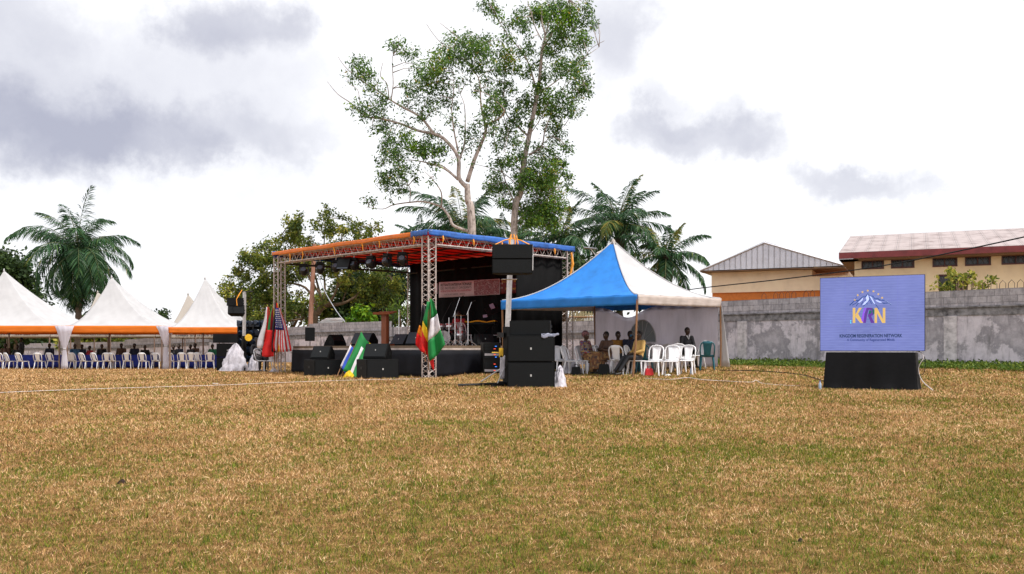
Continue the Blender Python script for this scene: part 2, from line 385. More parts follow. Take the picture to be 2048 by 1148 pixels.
k.l(c1, k.p.inputs['Base Color']); k.p.inputs['Roughness'].default_value = .92; k.bump(b, .5, .02); m_plaster = k.m
def blockmat(name, lt, dk, gap=(.09, .085, .09)):
    k = NT(name); 
    tcn = k.n('ShaderNodeTexCoord'); sp = k.n('ShaderNodeSeparateXYZ'); k.l(tcn.outputs['Object'], sp.inputs[0])
    mm = k.n('ShaderNodeMath', operation='MULTIPLY'); k.l(sp.outputs[0], mm.inputs[0]); mm.inputs[1].default_value = 1/abs(wd.x)
    cb = k.n('ShaderNodeCombineXYZ'); k.l(mm.outputs[0], cb.inputs[0]); k.l(sp.outputs[2], cb.inputs[1])
    br = k.n('ShaderNodeTexBrick'); br.inputs['Scale'].default_value = 1; br.inputs['Brick Width'].default_value = .46; br.inputs['Row Height'].default_value = .215; br.inputs['Mortar Size'].default_value = .012; br.inputs['Mortar Smooth'].default_value = .4
    br.inputs['Color1'].default_value = (*lt, 1); br.inputs['Color2'].default_value = (*dk, 1); br.inputs['Mortar'].default_value = (*gap, 1); k.l(cb.outputs[0], br.inputs['Vector'])
    vec = k.coord(); s_ = k.noise(k.coord((1.5, 1.5, .3)), 5, 7, .7); b = k.noise(vec, 8, 7, .7)
    c = k.mix(.5, br.outputs['Color'], k.ramp(b, [(.3, (.20, .19, .20)), (.7, (.60, .56, .59))]))
    c = k.mix(k.ramp(s_, [(.45, (0, 0, 0)), (.66, (.55, .55, .55))]), c, (.10, .097, .10))
    k.l(c, k.p.inputs['Base Color']); k.p.inputs['Roughness'].default_value = .95; k.bump(b, .7, .03); return k.m
m_blocks = blockmat('stained_blocks', (.60, .56, .59), (.32, .30, .32)); m_bandc = mat('mouldy_concrete', (.24, .23, .24), .95, .45, 5, bump=.6, bscale=30)
segs = [(2250, 1300, 3.03, 3.03), (1300, 778, 2.40, 2.36), (778, 618, 2.74, 2.74), (618, 420, 2.60, 2.45), (420, 250, 2.2, 1.95), (250, -120, 1.75, 1.7)]
wall = thing('boundary_wall', 'long stained grey concrete block wall with pillars running behind stage and screen', 'wall', (0, 46.2, 0))
wo_ = Vector((0, 46.2, 0))
def along(p, q, off, z0a, z0b, z1a, z1b, th, mb):
    p = p+wn*off; q = q+wn*off; b_ = -wn*th
    vs = [p+Vector((0, 0, z0a)), q+Vector((0, 0, z0b)), q+Vector((0, 0, z1b)), p+Vector((0, 0, z1a))]
    mb.add(vs+[x+b_ for x in vs], [(0, 1, 2, 3), (7, 6, 5, 4), (0, 4, 5, 1), (3, 2, 6, 7), (0, 3, 7, 4), (1, 5, 6, 2)])
for si, (pa, pb, za, zb) in enumerate(segs):
    A, B = wpt(pa), wpt(pb); n = max(1, int((B-A).length/3)); mp, mt, mbd, ml = MB(wo_), MB(wo_), MB(wo_), MB(wo_)
    for i in range(n):
        p = A.lerp(B, i/n); q = A.lerp(B, (i+1)/n); tp = za+(zb-za)*i/n; tq = za+(zb-za)*(i+1)/n
        jit = random.uniform(-.012, .012)
        along(p, q, 0, -.6, -.6, tp-.86, tq-.86, .2, mp)
        along(p, q, .03, tp-.86, tq-.86, tp-.60, tq-.60, .25, mbd)
        along(p, q, .085, tp-.60, tq-.60, tp-.55, tq-.55, .33, ml)
        along(p, q, .02, tp-.55, tq-.55, tp+jit, tq+jit, .22, mt)
    mp.build('plaster_face', m_plaster, wall); mt.build('block_courses', m_blocks, wall); mbd.build('ring_beam', m_bandc, wall); ml.build('ledge', m_bandc, wall)
pil = [2290]; 
base = wpt(1915); st = (wpt(1495)-wpt(1915)).length/1.0
for i in range(-1, 15):
    p = base+wd*st*i; px = 1024+p.x/p.y*F
    top = [s for s in segs if s[0] >= px > s[1]]; top = top[0][3] if top else 1.7
    m = MB(wo_); along(p, p+wd*.42, .07, -.5, -.5, top-.86, top-.86, .25, m); m.build('pillar', mat('pier_render', (.60, .56, .58), .9, .3, 5, bump=.5, bscale=20), wall)
# iron loops on top of the wall
m = MB(wo_)
for pa, pb in ((1530, 1640), (1975, 2120)):
    A, B = wpt(pa), wpt(pb); n = int((B-A).length/.24)
    for i in range(n):
        p = A.lerp(B, i/n)-wn*.08+Vector((0, 0, 3.03))
        if random.random() < .12: continue
        q = [p, p+Vector((0, 0, .16)), p+wd*.09+Vector((0, 0, .26)), p+wd*.18+Vector((0, 0, .16)), p+wd*.19]
        m.tube(q, .010, 4)
m.build('iron_loops', mat('rusty_iron', (.09, .05, .04), .8, .3), wall)

# ================================================================ buildings
D = Vector((-1, .45, 0)).normalized(); P = Vector((.45, 1, 0)).normalized()
def corrug(name, lt, dk, ax, freq, rib_line):
    k = NT(name); tcn = k.n('ShaderNodeTexCoord'); dp = k.n('ShaderNodeVectorMath', operation='DOT_PRODUCT'); k.l(tcn.outputs['Object'], dp.inputs[0]); dp.inputs[1].default_value = tuple(ax)
    mu = k.n('ShaderNodeMath', operation='MULTIPLY'); k.l(dp.outputs['Value'], mu.inputs[0]); mu.inputs[1].default_value = freq
    fr = k.n('ShaderNodeMath', operation='FRACT'); k.l(mu.outputs[0], fr.inputs[0])
    rib = k.ramp(fr.outputs[0], [(0, (0, 0, 0)), (.08, (1, 1, 1)), (.16, (.3, .3, .3)), (.9, (.3, .3, .3)), (1, (0, 0, 0))])
    b = k.noise(k.coord(), 1.2, 8, .7); c = k.ramp(b, [(.35, dk), (.5, lt), (.75, tuple(min(.9, x*1.15) for x in lt))])
    c = k.mix(k.ramp(fr.outputs[0], [(0, (.8, .8, .8)), (.06, (0, 0, 0)), (.2, (0, 0, 0)), (.24, (.35, .35, .35)), (.3, (0, 0, 0))]), c, rib_line)  # narrow darker lines drawn along the edges of each rib
    k.l(c, k.p.inputs['Base Color']); k.p.inputs['Roughness'].default_value = .5; k.p.inputs['Metallic'].default_value = .25; k.bump(rib, .8, .05); return k.m
m_peach = mat('peach_render', (.92, .74, .54), .85, .07, 1.5, bump=.15)
m_yell = mat('pale_yellow_render', (.92, .75, .50), .85, .08, 1.3, bump=.15)
m_ochre = mat('burnt_orange_paint', (.60, .18, .03), .7, .1)
m_brick = mat('dark_red_fascia', (.20, .032, .034), .6, .2, 3)
m_soff = mat('brown_soffit', (.20, .12, .075), .8, .15)
m_glass = mat('dark_window_glass', (.03, .03, .035), .2, .3, 3)
def vpl(p, z): return Vector((p.x, p.y, z))
# middle building with gable front
zB = E+(HZ-531)*48/F; Bp = W(1690, 531, 48); u_ = (1400-1024)/F
t_ = (Bp.x-u_*48)/(-D.x+u_*D.y); Ap = Bp+D*t_
ux = (1529-1024)/F; ta = (Bp.x-ux*48)/(-D.x+ux*D.y); Xp = Bp+D*ta; zX = E+(HZ-486)*Xp.y/F
b1 = thing('gabled_building', 'peach rendered building with ribbed grey metal gable and orange band behind the wall', 'building', (Bp.x, Bp.y, 0)); o1 = Vector((Bp.x, Bp.y, 0))
gth = MB(o1); ap, bp, xp = vpl(Ap, zB), vpl(Bp, zB), vpl(Xp, zX)
gth.slab([ap+P*.05, bp+P*.05, xp+P*.05], .03)
gth.build('gable_cladding', corrug('ribbed_sheet', (.66, .66, .73), (.54, .54, .60), D, 3.3, (.16, .16, .19)), b1)
rf = MB(o1)
for e_ in (ap, bp):
    q0 = e_+Vector((0, 0, -.06)); q1 = xp+Vector((0, 0, -.0)); rf.slab([q0, q1, q1+P*11, q0+P*11] if e_ is ap else [q1, q0, q0+P*11, q1+P*11], .09)
rf.build('roof', corrug('ribbed_roof', (.48, .48, .54), (.40, .40, .45), P, 2.2, (.2, .2, .2)), b1)
wl = MB(o1)
def prow(mb, p, q, z0, z1, depth):
    vs = [vpl(p, z0), vpl(q, z0), vpl(q, z1), vpl(p, z1)]; b_ = P*depth
    mb.add(vs+[x+b_ for x in vs], [(0, 1, 2, 3), (7, 6, 5, 4), (0, 4, 5, 1), (3, 2, 6, 7), (0, 3, 7, 4), (1, 5, 6, 2)])
def onfront(px, base, off):
    o_ = base+P*off; ux = (px-1024)/F; t = (o_.x-ux*o_.y)/(-D.x+ux*D.y); return o_+D*t
w0, w1, w2 = onfront(1423, Bp, .8), onfront(1624, Bp, .8), onfront(1700, Bp, .8)
zo = E+(HZ-586)*w0.y/F; zm = E+(HZ-553)*w1.y/F
prow(wl, w0, w1, zo, zB+.14, 9); prow(wl, w1+P*.0, w2, zo, zm, .25); prow(wl, w1+P*2.4, w2+P*2.4, zm-1, zB-.0, .2)
wl.build('wall', m_peach, b1)
bb = MB(o1); prow(bb, w0+D*-.02+P*.12, w2+P*.1, -.3, zo, 8.5); bb.build('painted_base', m_ochre, b1)
sf = MB(o1); sf.slab([ap+Vector((0, 0, -.08)), bp+Vector((0, 0, -.08)), bp+P*.9+Vector((0, 0, -.08)), ap+P*.9+Vector((0, 0, -.08))], .03)
sf.slab([bp+Vector((0, 0, -.1)), bp+P*10+Vector((0, 0, -.1)), bp+P*10+D*2.2+Vector((0, 0, -.1)), bp+D*2.2+Vector((0, 0, -.1))], .02); sf.build('soffit', m_soff, b1)
cap = MB(o1)
for e_ in (ap, bp): cap.tube([e_-P*.02, xp-P*.02+Vector((0, 0, .02))], .05, 4)
cap.build('verge_trim', mat('zinc_trim', (.55, .55, .6), .4, .1, metal=.4), b1)
# right building
Gp = W(1678, 508, 38); zG = Gp.z; g0 = vpl(Gp, zG); gE = g0-D*13
zR = E+(HZ-474.5)*(Gp+P*7.2).y/F
b2 = thing('yellow_building', 'long pale yellow building with dark red fascia and weathered ribbed metal roof', 'building', (Gp.x, Gp.y, 0)); o2 = Vector((Gp.x, Gp.y, 0))
r2 = MB(o2); r0, rE = vpl(Gp+P*7.2, zR), vpl(gE+P*7.2, zR)
r2.slab([g0-P*.06, gE-P*.06, rE, r0], .05); r2.slab([r0, rE, vpl(gE+P*14.4, zG), vpl(g0+P*14.4, zG)], .05)
r2.build('roof', corrug('weathered_ribbed_roof', (.40, .33, .32), (.22, .16, .15), D, 1.75, (.17, .12, .11)), b2)
gb = MB(o2)   # triangular gable infill at the near end
gx = g0-D*.55; gb.slab([vpl(gx+P*.2, zG-.2), vpl(gx+P*14.2, zG-.2), vpl(gx+P*7.2, zR-.12)], .08); gb.build('gable', m_yell, b2)
fs = MB(o2); prow(fs, g0-P*.09, gE-P*.09, zG-.21, zG+.035, .16); fs.build('fascia', m_brick, b2)
s2 = MB(o2); s2.slab([vpl(g0+P*.06, zG-.25), vpl(gE+P*.06, zG-.25), vpl(gE+P*1.1, zG-.25), vpl(g0+P*1.1, zG-.25)], .03)
s2.slab([vpl(g0+P*.06, zG-.25), vpl(g0+P*14, zG-.25), vpl(g0-D*.75+P*14, zG-.25), vpl(g0-D*.75+P*.06, zG-.25)], -.03); s2.build('soffit', m_soff, b2)
wb = g0+P*1.0; wb0 = onfront(1709, wb, 0)
# front wall built as strips round the window openings
up = [(1723, 1768), (1782, 1829), (1865, 1915), (1930, 1982), (2003, 2062), (2078, 2130)]
low = (1877, 1930)
def ztop(px, py):
    p = onfront(px, wb, 0); return E+(HZ-py)*p.y/F
zt, zb_ = ztop(1745, 521), ztop(1745, 537.5); lt, lb = ztop(1900, 549.5), ztop(1900, 579)
w2m = MB(o2); cur = wb0
ends = [(onfront(a_, wb, 0), onfront(b_, wb, 0)) for a_, b_ in up]
fin = gE+P*1.0
for a_, b_ in ends: prow(w2m, cur, a_, zb_, zt, .2); cur = b_
prow(w2m, cur, vpl(fin, 0), zb_, zt, .2); prow(w2m, wb0, fin, zt, zG-.25, .2); prow(w2m, wb0, fin, lt, zb_, .2)
la, lb2 = onfront(low[0], wb, 0), onfront(low[1], wb, 0)
prow(w2m, wb0, la, lb, lt, .2); prow(w2m, lb2, fin, lb, lt, .2); prow(w2m, wb0, fin, -.3, lb, .2)
prow(w2m, wb0+P*.2, wb0+P*.2-D*.2, -.3, zG-.25, 12)
w2m.build('wall', m_yell, b2)
def window(a_, b_, z0, z1, par):
    f = MB(o2); c = P*.02
    prow(f, a_-P*.03, b_-P*.03, z1-.035, z1+.02, .14); prow(f, a_-P*.03, b_-P*.03, z0-.02, z0+.035, .14)
    for q in (a_, b_+D*.07, (a_+b_)/2+D*.03): prow(f, q-P*.028, q-P*.028-D*.035, z0+.035, z1-.035, .12)
    n = max(2, int((z1-z0)/.16)); 
    fo = f.build('window', mat('dark_red_frame', (.10, .03, .03), .6), par)
    gm_ = MB(o2); prow(gm_, a_+P*.14, b_+P*.14, z0, z1, .02); gm_.build('pane', m_glass, fo)
    br = MB(o2); Lw = (b_-a_).length; nb = max(3, int(Lw/.17))
    for i in range(nb):
        x0 = a_-D*(Lw*i/nb)+P*.05; x1 = a_-D*(Lw*(i+1)/nb)+P*.05
        br.cyl(vpl(x0, z0), vpl(x1, z1), .008, n=4); br.cyl(vpl(x0, z1), vpl(x1, z0), .008, n=4)
    br.build('burglar_bars', mat('bar_iron', (.16, .15, .15), .6, .2), fo)
for a_, b_ in ends: window(a_, b_, zb_, zt, b2)
window(la, lb2, lb, lt, b2)
# shack roof behind the wall
sh = thing('tin_shack', 'low shack with a rusty pale tin roof just over the wall', 'shack', at(665, 66)); os_ = sh.location.copy()
m = MB(os_); p0, p1, p2, p3 = W(634, 648, 66), W(694, 646, 66), W(684, 637, 70), W(652, 638, 70)
m.slab([p0, p1, p2, p3], .06); m.build('roof', corrug('rusty_tin', (.55, .50, .48), (.30, .13, .08), Vector((1, 0, 0)), 3, (.2, .1, .08)), sh)
m = MB(os_); m.box((0+os_.x, os_.y+2.2, os_.z+1.2), (1.9, 3.4, 2.2)); m.build('wall', m_wood, sh)

# ================================================================ vegetation
m_euc_bark = brushed('pale_eucalyptus_bark', (.40, .34, .31), (.10, .075, .06), (2.2, 2.2, .7))
m_bark = brushed('brown_bark', (.17, .115, .07), (.05, .032, .02), (4, 4, 1))
m_palm_bark = brushed('palm_bark', (.10, .075, .055), (.025, .018, .014), (5, 5, 9))
m_euc = leafy('eucalyptus_leaves', [(0, (.02, .05, .014)), (.35, (.065, .145, .032)), (.7, (.14, .26, .04)), (.86, (.26, .40, .03)), (1, (.42, .30, .05))], trans=.4)
m_lime = leafy('bright_leaves', [(0, (.03, .10, .008)), (.5, (.10, .24, .008)), (1, (.26, .36, .015))])
m_broad = leafy('broad_leaves', [(0, (.025, .05, .010)), (.4, (.09, .13, .022)), (.75, (.22, .25, .035)), (1, (.42, .38, .07))], trans=.35)
m_dark = leafy('dark_leaves', [(0, (.008, .02, .006)), (.5, (.022, .048, .012)), (1, (.06, .10, .02))])
m_palm = leafy('palm_leaves', [(0, (.008, .034, .014)), (.5, (.034, .10, .038)), (.85, (.10, .18, .05)), (1, (.28, .24, .05))], .45, .2)
m_weed = leafy('weed_leaves', [(0, (.03, .065, .008)), (.5, (.08, .15, .016)), (1, (.22, .27, .04))])
def leaves(centers, radii, counts, size, aspect=3.2, droop=.7, tone0=None, seed=0, flat=1.0, sub=6, spread=.31):
    """leaf quads scattered through clumps; returns V, tone"""
    r_ = np.random.default_rng(seed); Vs = []; T = []
    for i, (c, rad, n) in enumerate(zip(centers, radii, counts)):
        n = int(n)
        if n < 1: continue
        subc = r_.normal(size=(sub, 3)); subc /= np.linalg.norm(subc, axis=1)[:, None]; subc *= r_.uniform(.25, .85, (sub, 1))*rad
        k_ = r_.integers(0, sub, n); off = r_.normal(size=(n, 3))*rad*spread
        p = np.asarray(c)+subc[k_]+off*np.array([1, 1, flat])
        d = r_.normal(size=(n, 3)); d[:, 2] = d[:, 2]*(1-droop)-droop*1.3; d /= np.linalg.norm(d, axis=1)[:, None]
        q = r_.normal(size=(n, 3)); s = np.cross(d, q); s /= np.linalg.norm(s, axis=1)[:, None]+1e-9
        ln = size*r_.uniform(.6, 1.35, n)[:, None]; w = ln/aspect*.5
        quadv = np.stack([p, p+d*ln*.5+s*w, p+d*ln, p+d*ln*.5-s*w], 1)
        Vs.append(quadv.reshape(-1, 3))
        b = .45 if tone0 is None else tone0[i]
        T.append(np.clip(b+r_.normal(size=n)*.22+(subc[k_, 2]/rad)*.06, 0, 1))
    return np.concatenate(Vs), np.concatenate(T)
def branchy(mb, pts3, r0, r1, n=7):
    """smooth a polyline and sweep it"""
    P_ = [Vector(p) for p in pts3]; out = []
    for i in range(len(P_)-1):
        a_, b_ = P_[i], P_[i+1]; p0 = P_[i-1] if i else a_; p3 = P_[i+2] if i+2 < len(P_) else b_
        for k_ in range(4):
            t = k_/4
            out.append(.5*((2*a_)+(b_-p0)*t+(2*p0-5*a_+4*b_-p3)*t*t+(3*a_-p0-3*b_+p3)*t**3))
    out.append(P_[-1]); m_ = len(out)
    mb.tube(out, [r0+(r1-r0)*(i/(m_-1))**.8 for i in range(m_)], n); return out
def skel_tree(name, label, cat, x0, y0, sc, Y, trunk, brs, clumps, mb_bark, mleaf, lsize, dens, seed, trunk_r, group=None, droop=.7, aspect=2.7, lime=None):
    """trunk/limbs read off the photograph, spread in depth round the trunk so that the crown is a volume"""
    rr = random.Random(seed); s = F/Y
    base = at(x0+trunk[0][0]/sc, Y); t = thing(name, label, cat, base, 0, group); og = base.copy()
    def w(zx, zy, dy): 
        return W(x0+zx/sc, zy/sc+y0, Y+dy)
    tm = MB(og); tr = [base+Vector((0, 0, -.3))]+[w(a_, b_, 0) for a_, b_ in trunk[1:]]
    allp = [(Vector(p), 0.) for p in branchy(tm, tr, trunk_r, trunk_r*(.14 if len(trunk) > 6 else .5), 9)]
    limbs = []
    for bi, (pts, ra) in enumerate(brs):
        m_ = MB(og); p0 = w(*pts[0], 0)
        near = min(allp, key=lambda q: (q[0].x-p0.x)**2+(q[0].z-p0.z)**2)
        d0 = near[0].y-Y
        dd = rr.uniform(-1, 1)*2.2
        P3 = [w(a_, b_, d0+dd*((i/(len(pts)-1)))) for i, (a_, b_) in enumerate(pts)]
        op = branchy(m_, P3, ra, .012, 6); allp += [(Vector(p), bi+1.) for p in op]
        limbs.append(m_)
    C, Rr, Nn, T0 = [], [], [], []; C2, R2, N2, T2 = [], [], [], []
    for cl in clumps:
        zx, zy, r_, *rest = cl; tone = rest[0] if rest else .42; den = rest[1] if len(rest) > 1 else 1
        p0 = w(zx, zy, 0); near, ow = min(allp, key=lambda q: (q[0].x-p0.x)**2+(q[0].z-p0.z)**2); tw = limbs[int(ow)-1] if ow else tm
        dy = (near.y-Y)+rr.uniform(-.9, .9); c = w(zx, zy, dy); rad = r_*1.22/sc/s
        tw.tube([near, (near+c)/2+Vector((rr.uniform(-.1, .1), rr.uniform(-.1, .1), .12)), c], [.028, .018, .008], 4)
        for _ in range(3):
            e_ = c+Vector([rr.uniform(-1, 1)*rad*.8 for _ in range(3)]); tw.tube([(near+c)/2 if _ == 0 else c, e_], [.012, .005], 3)
        n = dens*rad*rad*den
        if lime and tone > .75: C2.append(c-og); R2.append(rad); N2.append(n); T2.append(.5)
        else: C.append(c-og); Rr.append(rad); Nn.append(n); T0.append(tone)
    tm.build('trunk', mb_bark, t, True)
    for m_ in limbs: m_.build('limb', mb_bark, t, True)
    V, T = leaves(C, Rr, Nn, lsize, aspect, droop, T0, seed); link('crown', np_mesh('crown', V, 4, T, mleaf), t)
    if C2:
        V, T = leaves(C2, R2, N2, lsize, aspect, droop, T2, seed+1); link('young_foliage', np_mesh('young_foliage', V, 4, T, lime), t)
    return t
SCZ = 2.392
e1b = [([(705,870),(740,760),(790,640),(788,590),(770,500),(765,400),(745,350),(700,300)],.13),
 ([(702,895),(665,850),(660,750),(600,670),(545,640),(470,625),(380,590),(280,565),(215,555),(150,495),(85,450),(35,390)],.14),
 ([(668,760),(690,690),(695,600),(690,500),(665,440)],.07),([(660,720),(640,620),(630,520),(640,430),(640,350)],.06),
 ([(545,640),(480,560),(400,515),(340,480),(270,430),(220,400),(130,330),(85,270)],.08),
 ([(340,480),(350,400),(345,300),(350,260)],.04),([(330,470),(320,400),(290,365),(300,300)],.03),
 ([(660,860),(600,810),(520,780),(430,765),(390,770)],.07),([(655,850),(580,790),(520,790),(490,740)],.05),
 ([(722,1110),(640,1080),(620,1040),(580,990),(500,965),(430,968),(350,980),(300,1000),(220,990)],.10),
 ([(580,990),(580,920),(540,860),(500,820)],.045),([(430,965),(430,900),(400,850),(390,800)],.03),
 ([(785,600),(850,570),(880,540),(870,510),(800,450),(730,430)],.06),([(700,300),(690,230),(660,180),(600,130),(575,110)],.03),
 ([(690,720),(740,690),(790,650)],.03),([(640,230),(590,215),(540,160),(510,115)],.018),([(190,490),(180,430),(140,400),(120,360)],.02)]
e1c = [(840,330,36),(830,430,36),(760,330,30),(700,380,30,.5,.6),(820,620,34,.4,.7),(760,690,30,.4,.6),(470,330,30),(480,560,30,.4,.7),(250,620,26,.4,.6),(600,480,30,.4,.7),(420,590,28,.4,.6),(290,770,28),(310,720,30),(540,860,26,.5,.5),(460,700,44,.5),(620,270,50,.6),(730,200,44,.55),(180,310,50),(190,370,55),(215,345,40),(260,420,45),(300,470,42),(240,510,55),(300,560,48),(310,600,38),(165,520,30),(215,530,34),(345,205,32),(375,215,38),(430,265,36),(450,305,18),(405,235,30),
 (620,160,24,.9),(640,210,48,.55),(610,240,45),(690,200,42),(560,300,62,.6),(520,350,55,.5),(500,400,48),(590,340,55,.55),(640,290,48),(560,390,40),(450,420,52),(540,455,50),(430,480,45),(500,510,48),(550,520,30),(410,410,30),(620,430,36),(655,385,28,.88),
 (740,250,60),(710,170,38),(790,190,48),(810,240,42),(800,300,40),(740,310,45),(690,270,40),(860,190,24,.85),(740,600,52,.4,.7),(640,500,40,.4,.8),(650,600,36,.4,.6),(620,560,32,.4,.6),(760,430,32),(820,520,44),(850,500,36),(720,640,46,.4,.8),(690,700,38,.4,.6),(800,560,36),(835,470,34),
 (340,680,55),(330,650,40),(420,650,50,.9),(440,700,36,.85),(480,740,55),(380,740,55),(560,700,48),(520,640,38),(590,720,38),(540,760,40),(350,760,34),(500,700,40),
 (340,830,50),(300,860,46),(380,900,40),(430,830,45),(340,890,38),(460,850,26),(370,800,36),(240,965,30,.4,.8),(215,955,18),(330,955,20,.4,.5),(730,780,26,.4,.4),(640,760,20,.4,.4),(555,800,24,.5,.5)]
skel_tree('eucalyptus_tree', 'tall pale barked eucalyptus forking above the stage roof, open crown spreading left', 'tree', 640, 0, SCZ, 47,
  [(740,1140),(725,1060),(708,960),(704,880)], e1b, e1c, m_euc_bark, m_euc, .18, 640, 11, .27, droop=.6, lime=m_lime)
e2b = [([(1000,740),(1060,700),(1080,610),(1140,480),(1180,380)],.07),([(1010,735),(1110,650),(1170,600)],.03),([(995,650),(920,580),(890,540),(880,470),(885,350)],.07),
 ([(1035,430),(1000,310),(960,240),(900,170),(850,90),(820,40)],.06),([(1060,240),(1110,160),(1170,60),(1190,0)],.06),([(1060,190),(1030,130),(1010,60),(990,0)],.04),([(1080,170),(1100,80),(1110,0)],.04),
 ([(1045,440),(1100,410),(1180,350),(1260,280),(1335,225)],.05),([(945,1000),(900,900),(860,780),(830,650)],.05),([(928,1080),(990,1010),(1040,950)],.07),([(1140,480),(1200,440),(1260,400)],.03),
 ([(960,900),(880,830),(800,800),(740,785)],.035),([(880,560),(900,640),(880,720)],.03),([(1000,650),(1060,560),(1100,470)],.03),([(1260,280),(1300,230),(1360,195)],.015)]
e2c = [(860,250,34),(900,400,32),(930,430,28),(860,540,32),(840,590,28,.4,.7),(980,350,28),(950,480,28),(1000,260,34),(1090,160,40,.5),(1170,190,44),(1080,250,34),(1170,520,36),(1090,610,36),(1000,850,44),(960,860,36),(930,1000,30),(900,980,30),(860,960,30),(980,1060,34,.5),(1160,780,28),(800,15,36),(830,30,38),(840,70,30,.85),(890,120,30),(905,180,32),(950,100,44),(960,60,36),(990,120,38),(900,280,52,.75,1.3),(880,320,40),(935,335,32,.9,1.3),(960,230,34),(1000,200,30),
 (1040,30,48,.6,1.3),(1060,80,52,.9,1.3),(1110,40,44),(1020,75,34),(1150,20,48),(1195,50,52,.6,1.2),(1220,110,50),(1170,100,56,.8,1.3),(1150,160,46),(1110,120,38),(1270,90,34),(1300,110,28),(1255,180,42,.9,1.4),(1220,210,46),(1270,15,30),(1290,60,24),
 (1120,250,52),(1160,290,50,.5),(1130,330,44),(1200,330,50),(1240,290,42),(1260,350,40),(1200,390,46),(1260,400,40),(1240,450,50,.5),(1200,490,46),(1170,440,40),(1220,530,34),(1290,445,20),(1050,320,36),(1010,330,30),(1080,370,32),
 (1070,450,60,.78,1.6),(1060,500,56,.7,1.5),(1000,490,36),(1030,420,34),(960,540,44),(980,460,26),(930,580,36),(1140,560,40),(1110,520,36),(1140,620,38),(1130,670,36),(1180,700,30),(1200,720,24),(1130,770,42),(1060,760,40),(1110,720,36),(1190,880,24),(1200,850,18),(1160,830,32),
 (1060,850,70,.5,1.6),(1020,900,62,.55,1.6),(1100,900,66,.75,1.5),(1080,970,72,.5,1.7),(1030,980,60,.45,1.6),(1120,1000,50,.55,1.4),(1060,1050,62,.8,1.5),(1100,1060,44,.5,1.4),(1030,1050,40,.5,1.3),(1110,830,50,.6,1.4),(1010,850,40),
 (860,800,48),(830,850,42),(860,880,48),(890,930,40),(820,900,36),(910,620,50),(880,670,44),(950,680,40),(830,690,30,.4,.6),(820,640,26,.4,.6),(960,750,36),(900,760,38),(940,820,36),(1000,780,36),(1020,820,36),(870,440,32),(890,490,34),(870,390,26),(800,380,30),(960,980,40),(1000,1000,40),(930,900,30),(1040,700,36),(1000,580,30),(1330,100,16,.4,.4)]
skel_tree('eucalyptus_tree', 'straighter eucalyptus behind the hanging speakers with dense leafy clumps down its right side', 'tree', 640, 0, SCZ, 49,
  [(925,1140),(930,1050),(960,920),(975,780),(1000,650),(1030,500),(1050,380),(1062,240),(1078,170),(1062,110),(1060,40)], e2b, e2c, m_euc_bark, m_euc, .18, 760, 12, .22, droop=.6, lime=m_lime)
# spreading broadleaf tree
def inpoly(x, y, poly):
    c = False; n = len(poly)
    for i in range(n):
        (x1, y1), (x2, y2) = poly[i], poly[(i+1) % n]
        if (y1 > y) != (y2 > y) and x < (x2-x1)*(y-y1)/(y2-y1)+x1: c = not c
    return c
poly = [(20,770),(100,650),(180,500),(330,440),(430,430),(500,350),(580,260),(655,180),(720,230),(790,190),(870,110),(930,170),(1000,200),(1060,290),(1150,260),(1210,300),(1290,250),(1330,340),(1250,420),(1300,600),(1420,680),(1470,780),(1440,900),(1280,960),(1100,930),(900,960),(700,1030),(500,1060),(300,1070),(120,1000),(20,880)]
cl = []; rr = random.Random(5)
while len(cl) < 260:
    x, y = rr.uniform(0, 1480), rr.uniform(100, 1080)
    if inpoly(x, y, poly):
        if y < 450 and rr.random() < .25: continue
        if 560 < x < 1050 and 700 < y < 1000 and rr.random() < .72: continue
        cl.append((x, y, rr.uniform(30, 62), min(.74, max(.2, rr.gauss(.5, .16))), rr.uniform(.6, 1.2)))
for x, y in ((655,200),(660,250),(870,140),(860,190),(880,240),(590,290),(510,380),(340,460),(190,520),(1290,280),(1300,330),(1050,240),(1150,270),(80,720),(30,780),(120,660)): cl.append((x, y, 26, .45, 1.1))
bbr = [([(850,950),(820,850),(780,700),(740,560),(750,400)],.16),([(850,950),(900,920),(960,800),(970,650),(990,450)],.15),([(850,950),(1000,930),(1100,880),(1180,800),(1280,750),(1380,700)],.17),
 ([(790,1040),(650,1060),(560,1070),(480,1040),(350,1000)],.13),([(855,940),(860,800),(850,600),(860,300),(870,150)],.12),([(820,850),(720,700),(650,450),(655,220)],.10),([(810,980),(700,800),(500,750),(380,690),(250,600),(190,520)],.12),
 ([(700,1050),(600,1000),(450,950),(250,900),(80,850)],.09),([(960,800),(1100,650),(1200,450),(1290,300)],.08),([(500,750),(480,600),(350,470)],.05),([(840,900),(700,640),(560,420),(510,360)],.06),([(1000,930),(1050,800),(1150,700)],.06)]
skel_tree('spreading_tree', 'wide broadleaf tree with low curving limbs behind the open stage left of the lectern', 'tree', 440, 380, 4.1, 66,
  [(750,1120),(765,1060),(800,1000),(848,950)], bbr, cl, m_bark, m_broad, .21, 500, 15, .42, droop=.35, aspect=1.8)
